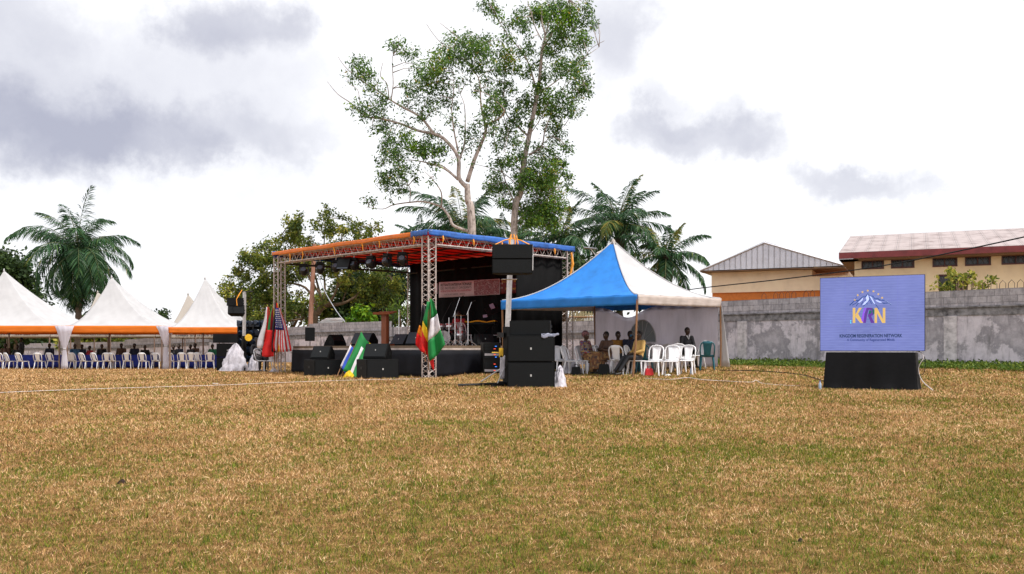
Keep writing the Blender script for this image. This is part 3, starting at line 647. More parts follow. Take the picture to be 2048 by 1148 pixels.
def bush_tree(name, label, cat, px, Y, polys, n, m_leaf, lsize, dens, seed, rr_=(.5, 1.0), group=None, tone=.45, trunk=True, depth=2.0, droop=.3, asp=1.9):
    r_ = random.Random(seed); base = at(px, Y); t = thing(name, label, cat, base, 0, group); og = base.copy()
    xs = [p[0] for p in polys]; ys = [p[1] for p in polys]; C, Rr, Nn, T0 = [], [], [], []; tm = MB(og)
    top = W(px, (min(ys)+max(ys))/2, Y)
    if trunk: branchy(tm, [base-Vector((0, 0, .2)), (base+top)/2+Vector((.1, 0, 0)), top], .2, .06, 7)
    else: tm.cyl(base-Vector((0, 0, .1)), base+Vector((0, 0, .5)), .05)
    while len(C) < n:
        x, y = r_.uniform(min(xs), max(xs)), r_.uniform(min(ys), max(ys))
        if not inpoly(x, y, polys): continue
        p = W(x, y, Y+r_.uniform(-1, 1)*depth); rad = r_.uniform(*rr_); C.append(p-og); Rr.append(rad); Nn.append(dens*rad*rad); T0.append(max(.1, r_.gauss(tone, .15)))
        if r_.random() < .4: tm.tube([top if trunk else base+Vector((0, 0, .4)), (top+p)/2, p], [.06, .04, .012], 4)
    tm.build('trunk', m_bark, t, True)
    V, T = leaves(C, Rr, Nn, lsize, asp, droop, T0, seed); link('crown', np_mesh('crown', V, 4, T, m_leaf), t); return t
bush_tree('dark_tree', 'dense dark evergreen tree behind the lectern over the wall', 'tree', 745, 76, [(690,560),(740,540),(800,545),(805,600),(795,650),(700,652),(670,630)], 75, m_dark, .34, 230, 31, (.6, 1.2))
bush_tree('shrub', 'bright leafy shrub growing over the wall between tin shack and lectern', 'shrub', 720, 64, [(700,632),(715,620),(738,622),(745,650),(698,652)], 16, m_lime, .34, 260, 32, (.3, .6), trunk=False, depth=.8)
bush_tree('shrub', 'pale reedy shrub over the wall beside the back truss tower', 'shrub', 806, 58, [(778,615),(800,600),(838,612),(840,655),(778,655)], 20, m_weed, .34, 230, 33, (.3, .6), trunk=False, depth=.8, droop=-.5, asp=5)
bush_tree('leafy_tree', 'rounded green tree at the left edge beyond the leftmost marquee', 'tree', 30, 80, [(-60,520),(0,505),(40,515),(72,560),(80,610),(105,640),(60,660),(-60,660)], 80, m_dark, .40, 230, 34, (.8, 1.5), tone=.6)
bush_tree('small_tree', 'small dark tree peeking between the two middle marquee peaks', 'tree', 316, 95, [(298,632),(312,620),(328,628),(332,650),(296,650)], 12, m_dark, .35, 260, 35, (.5, .8))
bush_tree('wall_plant', 'yellow green leafy plant poking over the wall right of the screen', 'plant', 1925, 31.5, [(1853,566),(1880,556),(1900,540),(1912,556),(1950,545),(1958,560),(1990,560),(1990,572),(1940,576),(1856,576)], 24, m_broad, .16, 800, 36, (.10, .24), tone=.8, trunk=False, depth=.5, droop=.1)
bush_tree('background_hedge', 'tall dark hedge trees beyond the wall seen under the left marquees', 'tree', 60, 112, [(-40,672),(60,668),(120,668),(160,675),(160,700),(-40,700)], 60, m_dark, .5, 120, 37, (.8, 1.4), tone=.6, trunk=False)
bush_tree('background_hedge', 'lighter green hedge trees beyond the wall under the second marquee', 'tree', 230, 100, [(130,650),(190,640),(250,672),(340,676),(340,695),(130,700)], 60, m_broad, .5, 120, 38, (.8, 1.3), tone=.6, trunk=False)
bush_tree('background_tree', 'dark undergrowth below the palms behind the stage backdrop', 'tree', 1120, 56, [(1080,540),(1180,520),(1290,540),(1300,600),(1080,600)], 50, m_dark, .35, 210, 39, (.6, 1.1), trunk=False)
bush_tree('background_tree', 'tangled green thicket behind the left part of the broadleaf tree', 'tree', 560, 78, [(440,610),(500,580),(600,600),(690,590),(690,650),(440,660)], 70, m_broad, .34, 200, 40, (.6, 1.1), tone=.4, trunk=False)
# palms
def palm(label, px, py, Y, Lf, seed, nf=30, lean=0, spear=False, lowbias=0, m_leaf=m_palm, lf=.22, dr_=1.0):
    r_ = random.Random(seed); base = at(px-lean, Y); top = W(px, py, Y); t = thing('palm_tree', label, 'palm tree', base, 0, 'oil palms behind the field'); og = base.copy()
    tm = MB(og); H = top.z-base.z; n = int(H/.28)
    pts = [base.lerp(top, i/n)+Vector((math.sin(i/n*2.2)*.15, 0, 0)) for i in range(n+1)]; pts[0].z -= .3
    tm.tube(pts, [(.27 if i % 2 else .225)*(1 if i < n-5 else 1.45) for i in range(n+1)], 10); tm.build('trunk', m_palm_bark, t)
    V, T = [], []; rm = MB(og)
    for f in range(nf):
        az = f*2.39996+r_.uniform(-.25, .25); q = (f+.5)/nf; el = R(82-(112+lowbias)*q**.9+r_.uniform(-8, 8)); ln = Lf*r_.uniform(.85, 1.1)*(.8 if q < .15 else 1)
        tip_droop = R(r_.uniform(30, 55)*dr_+42*q); pos = Vector(top); tw = r_.uniform(-.5, .5); pts = [pos.copy()]; N_ = 16
        if spear and f == 0: el, tip_droop, ln = R(88), R(25), Lf*.95
        h = Vector((math.cos(az), math.sin(az), 0))
        for i in range(N_):
            e_ = el-tip_droop*((i+1)/N_)**1.7; pos = pos+(h*math.cos(e_)+Vector((0, 0, math.sin(e_))))*(ln/N_); pts.append(pos.copy())
        rm.tube([pts[0], *pts[1::3], pts[-1]], [.045]+[.032, .028, .022, .016, .012, .008][:len(pts[1::3])]+[.006], 4)
        sd_ = Vector((-h.y, h.x, 0)); yel = 1 if r_.random() < .07 else 0
        for i in range(2, N_+1):
            for sub in range(5):
                a_ = pts[i-1].lerp(pts[i], sub/5); d = (pts[i]-pts[i-1]).normalized(); fr = (i+sub/5)/N_
                ll = ln*lf*max(.38, math.sin(min(1, .20+fr*.72)*math.pi)**.6)*r_.uniform(.85, 1.1)
                for sg in (-1, 1):
                    upv = d.cross(sd_)*-1
                    dr = (sd_*sg*r_.uniform(.75, .95)+d*(.5+.9*fr**3)+upv*r_.choice((-.05, .35, .5))); dr.z -= r_.uniform(.2, .55); dr.normalize()
                    w_ = (dr.cross(Vector((r_.uniform(-1, 1), r_.uniform(-1, 1), r_.uniform(-1, 1))))).normalized()*.036
                    mid = a_+dr*ll*.5+Vector((0, 0, .03)); e2 = a_+dr*ll+Vector((0, 0, -.18*ll))
                    V += [a_-og, mid+w_-og, e2-og, mid-w_-og]; T.append(min(1, max(0, r_.gauss(.42, .2)+(.5 if yel else 0))))
    rm.build('frond_stalks', mat('palm_stalk', (.11, .13, .045), .6, .2), t)
    link('crown', np_mesh('crown', np.array([tuple(p) for p in V]), 4, T, m_leaf), t)
palm('big drooping oil palm behind the second marquee on the left', 156, 500, 74, 5.6, 41, 48, 3, True, 46, lf=.26, dr_=1.75)
palm('oil palm spreading behind the forked eucalyptus trunk', 925, 462, 64, 5.0, 42, 24, 0, False, -10)
palm('dark oil palm half hidden right of the straighter eucalyptus', 1122, 482, 60, 4.3, 43, 20)
palm('tallest oil palm with upright fronds above the blue and white tent peak', 1236, 450, 62, 4.5, 44, 26, 0, False, 4)
palm('rightmost slender oil palm beside the blue and white tent slope', 1332, 513, 60, 3.7, 45, 20, 0, False, 18)
palm('low palm crown over the back of the stage roof between the eucalyptus trunks', 1010, 500, 66, 4.4, 46, 20, 0, False, -20)
palm('stubby far palm just over the orange roof edge of the stage', 838, 478, 80, 2.6, 47, 14, 0, False, -20)
# weeds along the foot of the wall
def weeds():
    n = 26000; A, B = wpt(2200), wpt(1440); t = rng.random(n); P0 = np.array([A.x, A.y])+t[:, None]*np.array([B.x-A.x, B.y-A.y]); off = rng.random(n)**.8*2.6
    cl_ = vnoise(t*60, off*0, 1.0, 4)*.5+.55; P0 = P0+off[:, None]*np.array([wn.x, wn.y]); keep = rng.random(n) < np.clip(cl_+.55-off*.22, .1, 1); P0 = P0[keep]; off = off[keep]; cl_ = cl_[keep]; n = len(P0)
    z = G(P0[:, 0], P0[:, 1]); h = rng.random(n)*(.10+.22*np.clip(1-off/1.0, 0, 1)*np.clip(cl_, .1, 1))
    p = np.stack([P0[:, 0], P0[:, 1], z+h], -1); d = rng.normal(size=(n, 3)); d[:, 2] = np.abs(d[:, 2])*.7; d /= np.linalg.norm(d, axis=1)[:, None]
    s = np.cross(d, rng.normal(size=(n, 3))); s /= np.linalg.norm(s, axis=1)[:, None]; ln = rng.uniform(.06, .14, n)[:, None]; w = ln*.22
    V = np.stack([p, p+d*ln*.5+s*w, p+d*ln, p+d*ln*.5-s*w], 1).reshape(-1, 3); return np_mesh('weeds', V, 4, rng.random(n), m_weed)
tag(link('weeds', weeds()), 'low green weeds along the foot of the wall by the screen', 'weeds', kind='stuff')

# ================================================================ STAGE
Fp, Lp, Rp = Vector((-2.52, 27.3, 0)), Vector((-8.6, 33.3, 0)), Vector((1.93, 31.6, 0)); Kp = Lp+Rp-Fp
ZT = 4.52
stage = thing('stage_roof', 'truss stage roof with red underside and orange and blue tarpaulin edges', 'stage roof', (Fp.x, Fp.y, g(Fp.x, Fp.y))); og = stage.location.copy()
ed = (Lp-Fp).normalized(); es = (Rp-Fp).normalized()
def truss(mb, p0, p1, w, ua, ub, pitch=None, rc=.024, rb=.0085):
    p0, p1 = Vector(p0), Vector(p1); ax = (p1-p0); Ln = ax.length; ax.normalize(); h = w/2; pitch = pitch or w*1.1
    cs = [ua*sx*h+ub*sy*h for sx, sy in ((-1, -1), (1, -1), (1, 1), (-1, 1))]
    for c in cs: mb.cyl(p0+c, p1+c, rc, n=6)
    n = max(2, int(round(Ln/pitch)))
    for fi in range(4):
        a_, b_ = cs[fi], cs[(fi+1) % 4]
        for i in range(n):
            q0, q1 = p0+ax*(Ln*i/n), p0+ax*(Ln*(i+1)/n); qm = (q0+q1)/2
            mb.cyl(q0+a_, qm+b_, rb, n=4); mb.cyl(qm+b_, q1+a_, rb, n=4)
for q, nm in ((Fp, 'f'), (Lp, 'l'), (Rp, 'r'), (Kp, 'k')):
    m = MB(og); z0 = g(q.x, q.y)-.02
    truss(m, (q.x, q.y, z0), (q.x, q.y, ZT-.05), .29, ed, es); m.box((q.x, q.y, z0+.02), (.45, .45, .03), rz(math.atan2(ed.y, ed.x)))
    m.build('truss_tower', m_rusty, stage)
up = Vector((0, 0, 1))
for a_, b_, u2 in ((Fp, Lp, es), (Fp, Rp, ed), (Lp, Kp, ed), (Rp, Kp, es)):
    m = MB(og); d_ = (b_-a_).normalized(); truss(m, vpl(a_+d_*.2, ZT-.16), vpl(b_-d_*.2, ZT-.16), .28, u2, up, .34); m.build('roof_beam', m_rusty if a_ is Fp else m_dark_steel, stage)
# rafters under the cover
for i in range(1, 12):
    m = MB(og); t = i/12; a_ = Fp.lerp(Lp, t); b_ = Rp.lerp(Kp, t)
    m.tube([vpl(a_, ZT+.03), vpl((a_+b_)/2, ZT+.05), vpl(b_, ZT+.0)], .018, 5); m.build('rafter', m_dark_steel, stage)
for i in range(1, 4):
    m = MB(og); t = i/4; a_ = Fp.lerp(Rp, t); b_ = Lp.lerp(Kp, t); m.cyl(vpl(a_, ZT+.02), vpl(b_, ZT+.02), .03, n=5); m.build('purlin', m_dark_steel, stage)
m = MB(og)
o_ = .18
cF, cL, cR, cK = Fp-ed*o_-es*o_, Lp+ed*o_-es*o_, Rp-ed*o_+es*o_, Kp+ed*o_+es*o_
def roofpt(u, v):
    p = cF.lerp(cL, u).lerp(cR.lerp(cK, u), v); return vpl(p, ZT+.05+.05*math.sin(math.pi*v)+.03*math.sin(math.pi*u)+.012*math.sin(u*40)*math.sin(math.pi*v))
m.grid(roofpt, 36, 12, .004); m.build('roof_cover', m_red_t, stage, True)
def fascia(a_, b_, name, mm, drop0, seed, top=.14):
    r_ = random.Random(seed); m = MB(og); n = 40; ph = [r_.uniform(0, 6) for _ in range(3)]
    out = -(es if abs((b_-a_).normalized().dot(ed)) > .9 else ed)
    def fn(u, v):
        d = drop0*(1+.07*math.sin(u*23+ph[0])+.05*math.sin(u*51+ph[1])); p = a_.lerp(b_, u)
        return vpl(p+out*(.03+.008*math.sin(u*37+ph[2])*v), ZT+top-(d+.02)*v+.008*math.sin(u*19+ph[1])*(1-v))
    m.grid(fn, n, 3, .006); m.build(name, mm, stage, True)
f9 = cF.lerp(cL, .09)
fascia(f9, cL, 'orange_edge', m_orange2, .115, 1, .115); fascia(cF, f9, 'blue_edge', m_blue_t, .15, 2, .13); fascia(cR, cF, 'blue_edge', m_blue_t, .16, 3, .13)
fascia(cL, cK, 'blue_edge', m_blue_t, .2, 4)
m = MB(og); r_ = random.Random(3)
for i in range(6):
    t = (i+.5+r_.uniform(-.3, .3))/6; p = vpl(Fp.lerp(Lp, t)-es*.2, ZT-.02); m.tube([p, p+Vector((.03, 0, -.1)), p+Vector((r_.uniform(-.05, .05), 0, -.22-.1*r_.random()))], [.02, .025, .012], 5)
for i in range(5):
    t = (i+.3)/5; p = vpl(Fp.lerp(Rp, t)-ed*.2, ZT-.02); m.tube([p, p+Vector((.02, 0, -.1)), p+Vector((r_.uniform(-.05, .05), 0, -.2))], [.025, .03, .012], 5)
p = vpl(Rp-ed*.2, ZT-.1); m.tube([p, p+Vector((.05, 0, -.4)), p+Vector((-.04, 0, -.8)), p+Vector((.04, 0, -1.2))], [.03, .05, .03, .012], 5)
m.build('tie_strips', m_strap, stage)
# platform
ZD = 1.10
dF, dL, dR, dK = Fp+ed*.35+es*.35, Lp-ed*.35+es*.35, Rp+ed*.35-es*.35, Kp-ed*.35-es*.35
plat = thing('stage_platform', 'black skirted stage platform with pale edge strip and green carpet', 'stage', (dF.x, dF.y, g(dF.x, dF.y))); og2 = plat.location.copy()
m = MB(og2); m.slab([vpl(dF, ZD-.02), vpl(dL, ZD-.02), vpl(dK, ZD-.02), vpl(dR, ZD-.02)][::-1], .08); m.build('deck', mat('plywood_deck', (.16, .11, .07), .8, .2), plat)
m = MB(og2); i_ = .12; m.slab([vpl(dF+ed*i_+es*i_, ZD+.02), vpl(dL-ed*i_+es*i_, ZD+.02), vpl(dK-ed*i_-es*i_, ZD+.02), vpl(dR+ed*i_-es*i_, ZD+.02)], .03)
m.build('carpet', m_carpet, plat)
m = MB(og2)
for a_, b_, o3 in ((dF, dL, -es), (dF, dR, -ed)): m.slab([vpl(a_+o3*.02, ZD-.085), vpl(b_+o3*.02, ZD-.085), vpl(b_+o3*.02, ZD-.02), vpl(a_+o3*.02, ZD-.02)], .02)
m.build('edge_strip', mat('pale_edge_strip', (.50, .42, .38), .6, .25, 6), plat)
def skirt(mb, a_, b_, z1, amp=.03, fr=26, out=Vector((0, 0, 0)), flare=.05, n=90):
    Ln = (b_-a_).length
    def fn(u, v):
        p = a_.lerp(b_, u); zz = g(p.x, p.y)-.02; w_ = amp*(math.sin(u*Ln*fr/8)+.5*math.sin(u*Ln*fr/3.1+1))*v; return vpl(p+out*(w_+flare*v+.04), z1+(zz-z1)*v)
    mb.grid(fn, n, 5, .008)
m = MB(og2); skirt(m, dF, dL, ZD-.08, out=-es); skirt(m, dF, dR, ZD-.08, out=-ed); skirt(m, dR, dK, ZD-.08, out=es); skirt(m, dL, dK, ZD-.08, out=ed); m.build('skirt', m_skirt, plat, True)
# backdrop, banners (hung on back edge R-K)
bR, bK = Rp-es*.25, Kp-es*.25
bd = thing('backdrop', 'tall plain black cloth backdrop across the back of the stage', 'backdrop', vpl((bR+bK)/2, 0)); ogb = bd.location.copy()
m = MB(ogb); m.grid(lambda u, v: vpl(bR.lerp(bK, u*.985)+(-es)*(.025*math.sin(u*70)+.03*math.sin(u*23)), ZT+.04-(ZT-.3)*v), 110, 3, .008); m.build('cloth', m_drape, bd, True)
m = MB(ogb); m.cyl(vpl(bR, ZT-.34), vpl(bK, ZT-.34), .03); m.build('top_pipe', m_dark_steel, bd)
sdr2 = thing('side_curtain', 'black curtain closing the right end of the stage above the tent', 'curtain', vpl(bR, 0))
m = MB(sdr2.location.copy()); m.grid(lambda u, v: vpl(bR+ed*(.05)-es*(u*2.2+.0)+ed*(.03*math.sin(u*25)), ZT-.35-(ZT-1.4)*v), 24, 2, .01); m.build('cloth', m_drape, sdr2, True)
def text(s, size, mt, parent, M4, name='lettering', ext=.002, align='CENTER', sx=1.0, space=1.0, bold=0):
    cu = bpy.data.curves.new(name, 'FONT'); cu.body = s; cu.size = size; cu.extrude = ext; cu.align_x = align; cu.space_character = space; cu.offset = bold
    o = bpy.data.objects.new(name, cu); col.objects.link(o); dg = bpy.context.evaluated_depsgraph_get()
    me = bpy.data.meshes.new_from_object(o.evaluated_get(dg)); bpy.data.objects.remove(o); bpy.data.curves.remove(cu)
    me.transform(M4 @ Matrix.Diagonal((sx, 1, 1, 1))); me.materials.clear(); me.materials.append(mt); return link(name, me, parent)
def frame4(p, xdir, up_=Vector((0, 0, 1)), org=Vector((0, 0, 0))):
    x = xdir.normalized(); z = x.cross(up_).normalized(); y = z.cross(x)
    return Matrix(((x.x, y.x, z.x, p.x-org.x), (x.y, y.y, z.y, p.y-org.y), (x.z, y.z, z.z, p.z-org.z), (0, 0, 0, 1)))
def fit(o, wid):
    pass
def banner(name, label, px0, px1, yt0, yb0, yt1, yb1, mt, off=.12):
    q = [onplane(px0, yt0, bR, bK, off), onplane(px0, yb0, bR, bK, off), onplane(px1, yb1, bR, bK, off), onplane(px1, yt1, bR, bK, off)]
    t = thing(name, label, 'banner', (q[0]+q[2])/2); oo = t.location.copy(); m = MB(oo); m.grid(lambda u, v: q[0].lerp(q[3], u).lerp(q[1].lerp(q[2], u), v)+Vector((0, -.008*math.sin(u*22), 0)), 20, 4, .006); m.build('cloth', mt, t, True)
    return t, q, oo
m_bannerw = mat('pale_pink_banner', (.66, .52, .58), .6, .08, 2)
t, q, oo = banner('white_banner', 'pale banner with dark French lettering and a crowd picture on the backdrop', 878, 1000, 564.5, 595.5, 557.5, 589, m_bannerw)
xd = (q[3]-q[0]).normalized(); upd = (q[0]-q[1]).normalized()
def bl(u, v, off=.02): return q[0].lerp(q[3], u).lerp(q[1].lerp(q[2], u), v)+Vector((0, -off, 0))
Hh = (q[0]-q[1]).length; Wd = (q[3]-q[0]).length
fm4 = lambda u, v: frame4(bl(u, v), xd, upd, oo)
m_redink = mat('red_ink', (.45, .01, .03), .6, .1)
def fitted(s, wid, hgt, mt, parent, M4, **k):
    o = text(s, 1.0, mt, parent, Matrix.Identity(4), ext=0, **k); me = o.data; n = len(me.vertices); a_ = np.empty(n*3); me.vertices.foreach_get('co', a_); a_ = a_.reshape(-1, 3)
    x0, x1, y0, y1 = a_[:, 0].min(), a_[:, 0].max(), a_[:, 1].min(), a_[:, 1].max()
    a_[:, 0] = (a_[:, 0]-(x0+x1)/2)/(x1-x0)*wid; a_[:, 1] = (a_[:, 1]-(y0+y1)/2)/(y1-y0)*hgt
    me.vertices.foreach_set('co', a_.ravel()); me.transform(M4); me.update(); return o
fitted('RETRAITE INTERNATIONALE', Wd*.52, Hh*.17, m_txt_dark, t, fm4(.29, .20), bold=.02)
fitted('DES PASTEURS ET DIRIGEANTS', Wd*.52, Hh*.15, m_txt_dark, t, fm4(.29, .42))
fitted('INTERNATIONAL PASTORS AND LEADERS RETREAT', Wd*.52, Hh*.11, m_redink, t, fm4(.29, .61), bold=.01)
fitted('NOVEMBER  2022', Wd*.34, Hh*.07, m_txt_dark, t, fm4(.27, .82))
k = NT('crowd_picture'); nn = k.noise(k.coord((1, 1, 1)), 22, 5, .8); n2_ = k.noise(k.coord((1, 1, 1)), 5, 2)
k.l(k.mix(k.ramp(n2_, [(.4, (0, 0, 0)), (.6, (.5, .5, .5))]), k.ramp(nn, [(.38, (.06, .015, .02)), (.5, (.28, .10, .12)), (.62, (.55, .38, .42))]), (.25, .02, .03)), k.p.inputs['Base Color'])
m = MB(oo); m.slab([bl(.59, .03), bl(.59, .97), bl(.985, .97), bl(.985, .03)], .003); m.build('crowd_picture', k.m, t)
t, q, oo = banner('red_banner', 'dark red banner with yellow lettering right of the pale banner', 1001, 1080, 558, 588, 553, 583, mat('dark_red_banner', (.16, .010, .014), .6, .15, 3), .10)
xd = (q[3]-q[0]).normalized(); upd = (q[0]-q[1]).normalized(); Hh = (q[0]-q[1]).length; Wd = (q[3]-q[0]).length
m_yink = mat('yellow_ink', (.60, .38, .04), .6, .1); m_wink = mat('white_ink', (.65, .6, .6), .6, .05)
fitted('Encounter with the Holy Spirit', Wd*.84, Hh*.18, m_yink, t, fm4(.46, .22), bold=.01); fitted('International Prayer and Fasting', Wd*.5, Hh*.06, m_wink, t, fm4(.62, .42))
fitted('Able men to Build Land', Wd*.72, Hh*.18, m_yink, t, fm4(.48, .68), bold=.01); fitted('22', Wd*.06, Hh*.12, m_wink, t, fm4(.03, .6)); fitted('18', Wd*.06, Hh*.12, m_wink, t, fm4(.03, .3))
t, q, oo = banner('small_banner', 'sliver of white banner left of the pale French banner', 868, 875, 567, 588, 566.5, 587.5, m_bannerw)
# helper: place on the deck
def deck(px, Y): x = (px-1024)/F*Y; return Vector((x, Y, ZD+.052))

# ---------------------------------------------------------------- loudspeakers
def wedge_proto(label, w=.62, h=.46, d=.56, loc=(0, 0, 0), rot=0, group='floor monitors on and before the stage', gm=None):
    t = thing('stage_monitor', label, 'monitor speaker', loc, rot, group)
    prof = [(-d/2, 0), (d/2, 0), (d/2, h*.45), (d*.12, h), (-d*.02, h), (-d/2, h*.12)]
    MB().prism(prof, -w/2, w/2).build('cabinet', m_blackbox, t, bevel=.012)
    a_, b_ = Vector((0, -d*.045, h*.96)), Vector((0, -d/2+.005, h*.16)); nrm = Vector((0, -(a_.z-b_.z), -(b_.y-a_.y)*-1)); nrm = Vector((0, -(a_.z-b_.z), (a_.y-b_.y))).normalized()
    m = MB(); n0 = nrm*.012; m.add([a_+Vector((-w*.46, 0, 0))+n0, a_+Vector((w*.46, 0, 0))+n0, b_+Vector((w*.46, 0, 0))+n0, b_+Vector((-w*.46, 0, 0))+n0, a_+Vector((-w*.46, 0, 0)), a_+Vector((w*.46, 0, 0)), b_+Vector((w*.46, 0, 0)), b_+Vector((-w*.46, 0, 0))],
        [(0, 3, 2, 1), (0, 1, 5, 4), (1, 2, 6, 5), (2, 3, 7, 6), (3, 0, 4, 7)]); m.build('grille', gm or m_grille, t)
    c = (a_+b_)/2+n0*1.2; MB().box(c, (.03, .01, .05)).build('badge', mat('silver_badge', (.5, .5, .5), .3), t)
    m = MB(); m.cyl(Vector((w/2-.004, .08, h*.35)), Vector((w/2+.004, .08, h*.35)), .06, n=12); m.build('handle', m_black, t)
    return t
def box_speaker(name, label, cat, w, d, h, loc, rot=0, group=None, split=False, grille=True, handles=True):
    t = thing(name, label, cat, loc, rot, group)
    MB().box((0, 0, h/2), (w, d, h)).build('cabinet', m_blackbox, t, bevel=.012)
    if grille: MB().box((0, -d/2-.003, h/2), (w*.95, .014, h*.93)).build('grille', m_grille, t)
    MB().box((0, -d/2-.013, h*.5), (.035, .01, .05)).build('badge', mat('silver_badge', (.5, .5, .5), .3), t)
    if handles:
        m = MB()
        for sx in (-1, 1): m.box((sx*(w/2+.001), 0, h*.55), (.01, .16, .08))
        m.build('handles', m_black, t)
    return t
subs_g = 'black subwoofers on the grass'
def yaw_to(px, Y): return -math.atan2((px-1024)/F, 1)
# front-of-stage pairs
Y1 = 29.6; p = at(645, Y1); box_speaker('subwoofer', 'black subwoofer on the grass left of the leaning flags', 'subwoofer', .95, .8, .53, p, R(38)-.0, subs_g)
wedge_proto('black monitor wedge on the subwoofer left of the leaning flags', .64, .44, .54, p+Vector((-.0, 0, .535)), R(-14))
Y2 = 27.0; p = at(755, Y2); box_speaker('subwoofer', 'black subwoofer on the grass right of the leaning flags', 'subwoofer', 1.02, .85, .58, p, R(30), subs_g)
wedge_proto('black monitor wedge on the subwoofer right of the leaning flags', .72, .46, .54, p+Vector((0, 0, .585)), R(-14))
# on the deck
wedge_proto('monitor wedge at the far left corner of the stage seen side on', .55, .42, .5, deck(668, 32.7), R(-120))
wedge_proto('tall dark wedge tipped up beside the far left stage monitor', .40, .44, .34, deck(682, 33.2), R(110))
wedge_proto('broad grey monitor wedge on stage left of the lectern', .80, .46, .6, deck(728, 31.6), R(-28), gm=m_wedge)
wedge_proto('pale grey monitor wedge on stage just right of the lectern', .58, .40, .55, deck(803, 30.5), R(-32), gm=m_wedge)
wedge_proto('pale grey monitor wedge on stage beside the front truss tower', .66, .46, .6, deck(836, 29.6), R(-20), gm=m_wedge)
wedge_proto('dark monitor wedge on stage below the yellow keyboard', .66, .42, .55, deck(968, 31.0), R(20))
# speaker on stand (left)
p = at(620, 38.5); t = thing('speaker_stand', 'thin tripod stand under the lone speaker left of the stage', 'stand', p); m = MB(); s = F/38.5
topz = E+(HZ-682)*38.5/F-p.z
MB().cyl((0, 0, .3), (0, 0, topz+.1), .018).build('pole', m_black, t)
for i in range(3):
    a_ = i*2.094+.4; MB().tube([(0, 0, .75), (math.cos(a_)*.42, math.sin(a_)*.42, 0)], .013, 5).build('leg', m_black, t)
MB().cyl((0, 0, .68), (0, 0, .8), .035).build('collar', mat('red_collar', (.5, .02, .02)), t)
t = thing('pole_speaker', 'upright black speaker on the thin stand in front of the wall', 'speaker', p+Vector((0, 0, topz)), R(10))
MB().box((0, 0, .29), (.40, .34, .58)).build('cabinet', m_blackbox, t, bevel=.02); MB().box((0, -.175, .29), (.37, .012, .54)).build('grille', m_grille, t)
# right hand stack
SY = 20.7; p = at(1063, SY); 
box_speaker('subwoofer', 'bottom black subwoofer of the big stack beside the blue tent', 'subwoofer', 1.09, .85, .60, p+Vector((0, .3, -.02)), R(-2), subs_g)
box_speaker('subwoofer', 'upper black subwoofer of the big stack beside the blue tent', 'subwoofer', 1.09, .85, .60, p+Vector((0, .3, .595)), R(-2), subs_g)
def array_box(label, w, h, d, loc, rot, tilt=0, group='line array boxes'):
    t = thing('line_array_speaker', label, 'speaker', loc, rot, group); t.rotation_euler = (tilt, 0, rot)
    prof = [(-w/2, -d/2), (w/2, -d/2), (w/2*.98, -d*.1), (w*.36, d/2), (-w*.36, d/2), (-w/2*.98, -d*.1)]
    m = MB(); n = len(prof); vs = [(x, y, 0) for x, y in prof]+[(x, y, h) for x, y in prof]; m.add(vs, [tuple(range(n-1, -1, -1)), tuple(range(n, 2*n))]+[(i, (i+1) % n, n+(i+1) % n, n+i) for i in range(n)]); m.build('cabinet', m_blackbox, t, bevel=.008)
    MB().box((0, -d/2-.004, h/2), (w*.96, .014, h*.92)).build('grille', m_grille, t)
    m = MB()
    for sx in (-1, 1):
        for k_ in (.32, .62): m.box((sx*(w*.43), d*.22, h*k_), (.05, .10, h*.17), rz(sx*-.26))
    m.build('handle_slots', m_black, t);     return t
array_box('wide array speaker lying on top of the big subwoofer stack', .95, .34, .55, p+Vector((.02, .3, 1.2)), R(-14))
# draped cloth between boxes + crumpled cloth
from mathutils import noise as mn
def crumple(name, label, cat, loc, size, mt, seed, n=16, squash=1, group=None):
    """a heap of cloth: sharp ridged folds over a sloping mound, with a ragged hem"""
    r_ = random.Random(seed); m = MB(); o_ = Vector((seed*3.7, seed*1.3, 0)); lean = r_.uniform(.1, .3)
    prof = [(1.12, .0), (1.04, .03), (.98, .10), (.93, .2), (.84, .32), (.77, .44), (.66, .56), (.57, .68), (.44, .78), (.33, .87), (.22, .94), (.10, .98), (.01, 1)]; vs = []; N_ = 60
    for j, (r0, z) in enumerate(prof):
        for k_ in range(N_):
            a_ = 2*math.pi*k_/N_; d = Vector((math.cos(a_), math.sin(a_), z*1.6)); f1 = 1-abs(mn.noise(d*1.7+o_))*2; f2 = 1-abs(mn.noise(d*4.2+o_*2))*2; f3 = mn.noise(d*9+o_)
            w_ = .70+.22*f1+.13*f2+.05*f3
            vs.append((math.cos(a_)*r0*w_*size[0]/2+lean*z*size[0]*.5, math.sin(a_)*r0*w_*size[1]/2, z*size[2]*(.86+.22*f1*(z > .1)+.06*f2)))
    m.add(vs, [(i*N_+k_, i*N_+(k_+1) % N_, (i+1)*N_+(k_+1) % N_, (i+1)*N_+k_) for i in range(len(prof)-1) for k_ in range(N_)])
    o = m.build(name, mt, None, True); o.location = loc; return tag(o, label, cat, group)
crumple('white_sheet', 'crumpled white sheet on the grass behind the right foot of the big stack', 'cloth', p+Vector((.64, .25, -.02)), (.40, .5, .48), m_plas_sack, 3)
m = MB(); c_ = p+Vector((0, .3, 1.2))
m.grid(lambda u, v: Vector((c_.x+.22+.40*u, c_.y-.44-.01*math.sin(u*9)+.0*v, c_.z+.03-.10*v*(1-abs(u-.35)*.9)-.02*math.sin(u*12))), 16, 4, .01)
m.grid(lambda u, v: Vector((c_.x+.22+.40*u, c_.y-.44+.45*v, c_.z+.008+.01*math.sin(u*9+v*5)+.02)), 12, 4, .01)
tag(m.build('grey_cloth', mat('grey_blue_cloth', (.28, .30, .40), .7, .15, 6), None, True), 'grey blue cloth draped over the edge of the upper subwoofer', 'cloth')
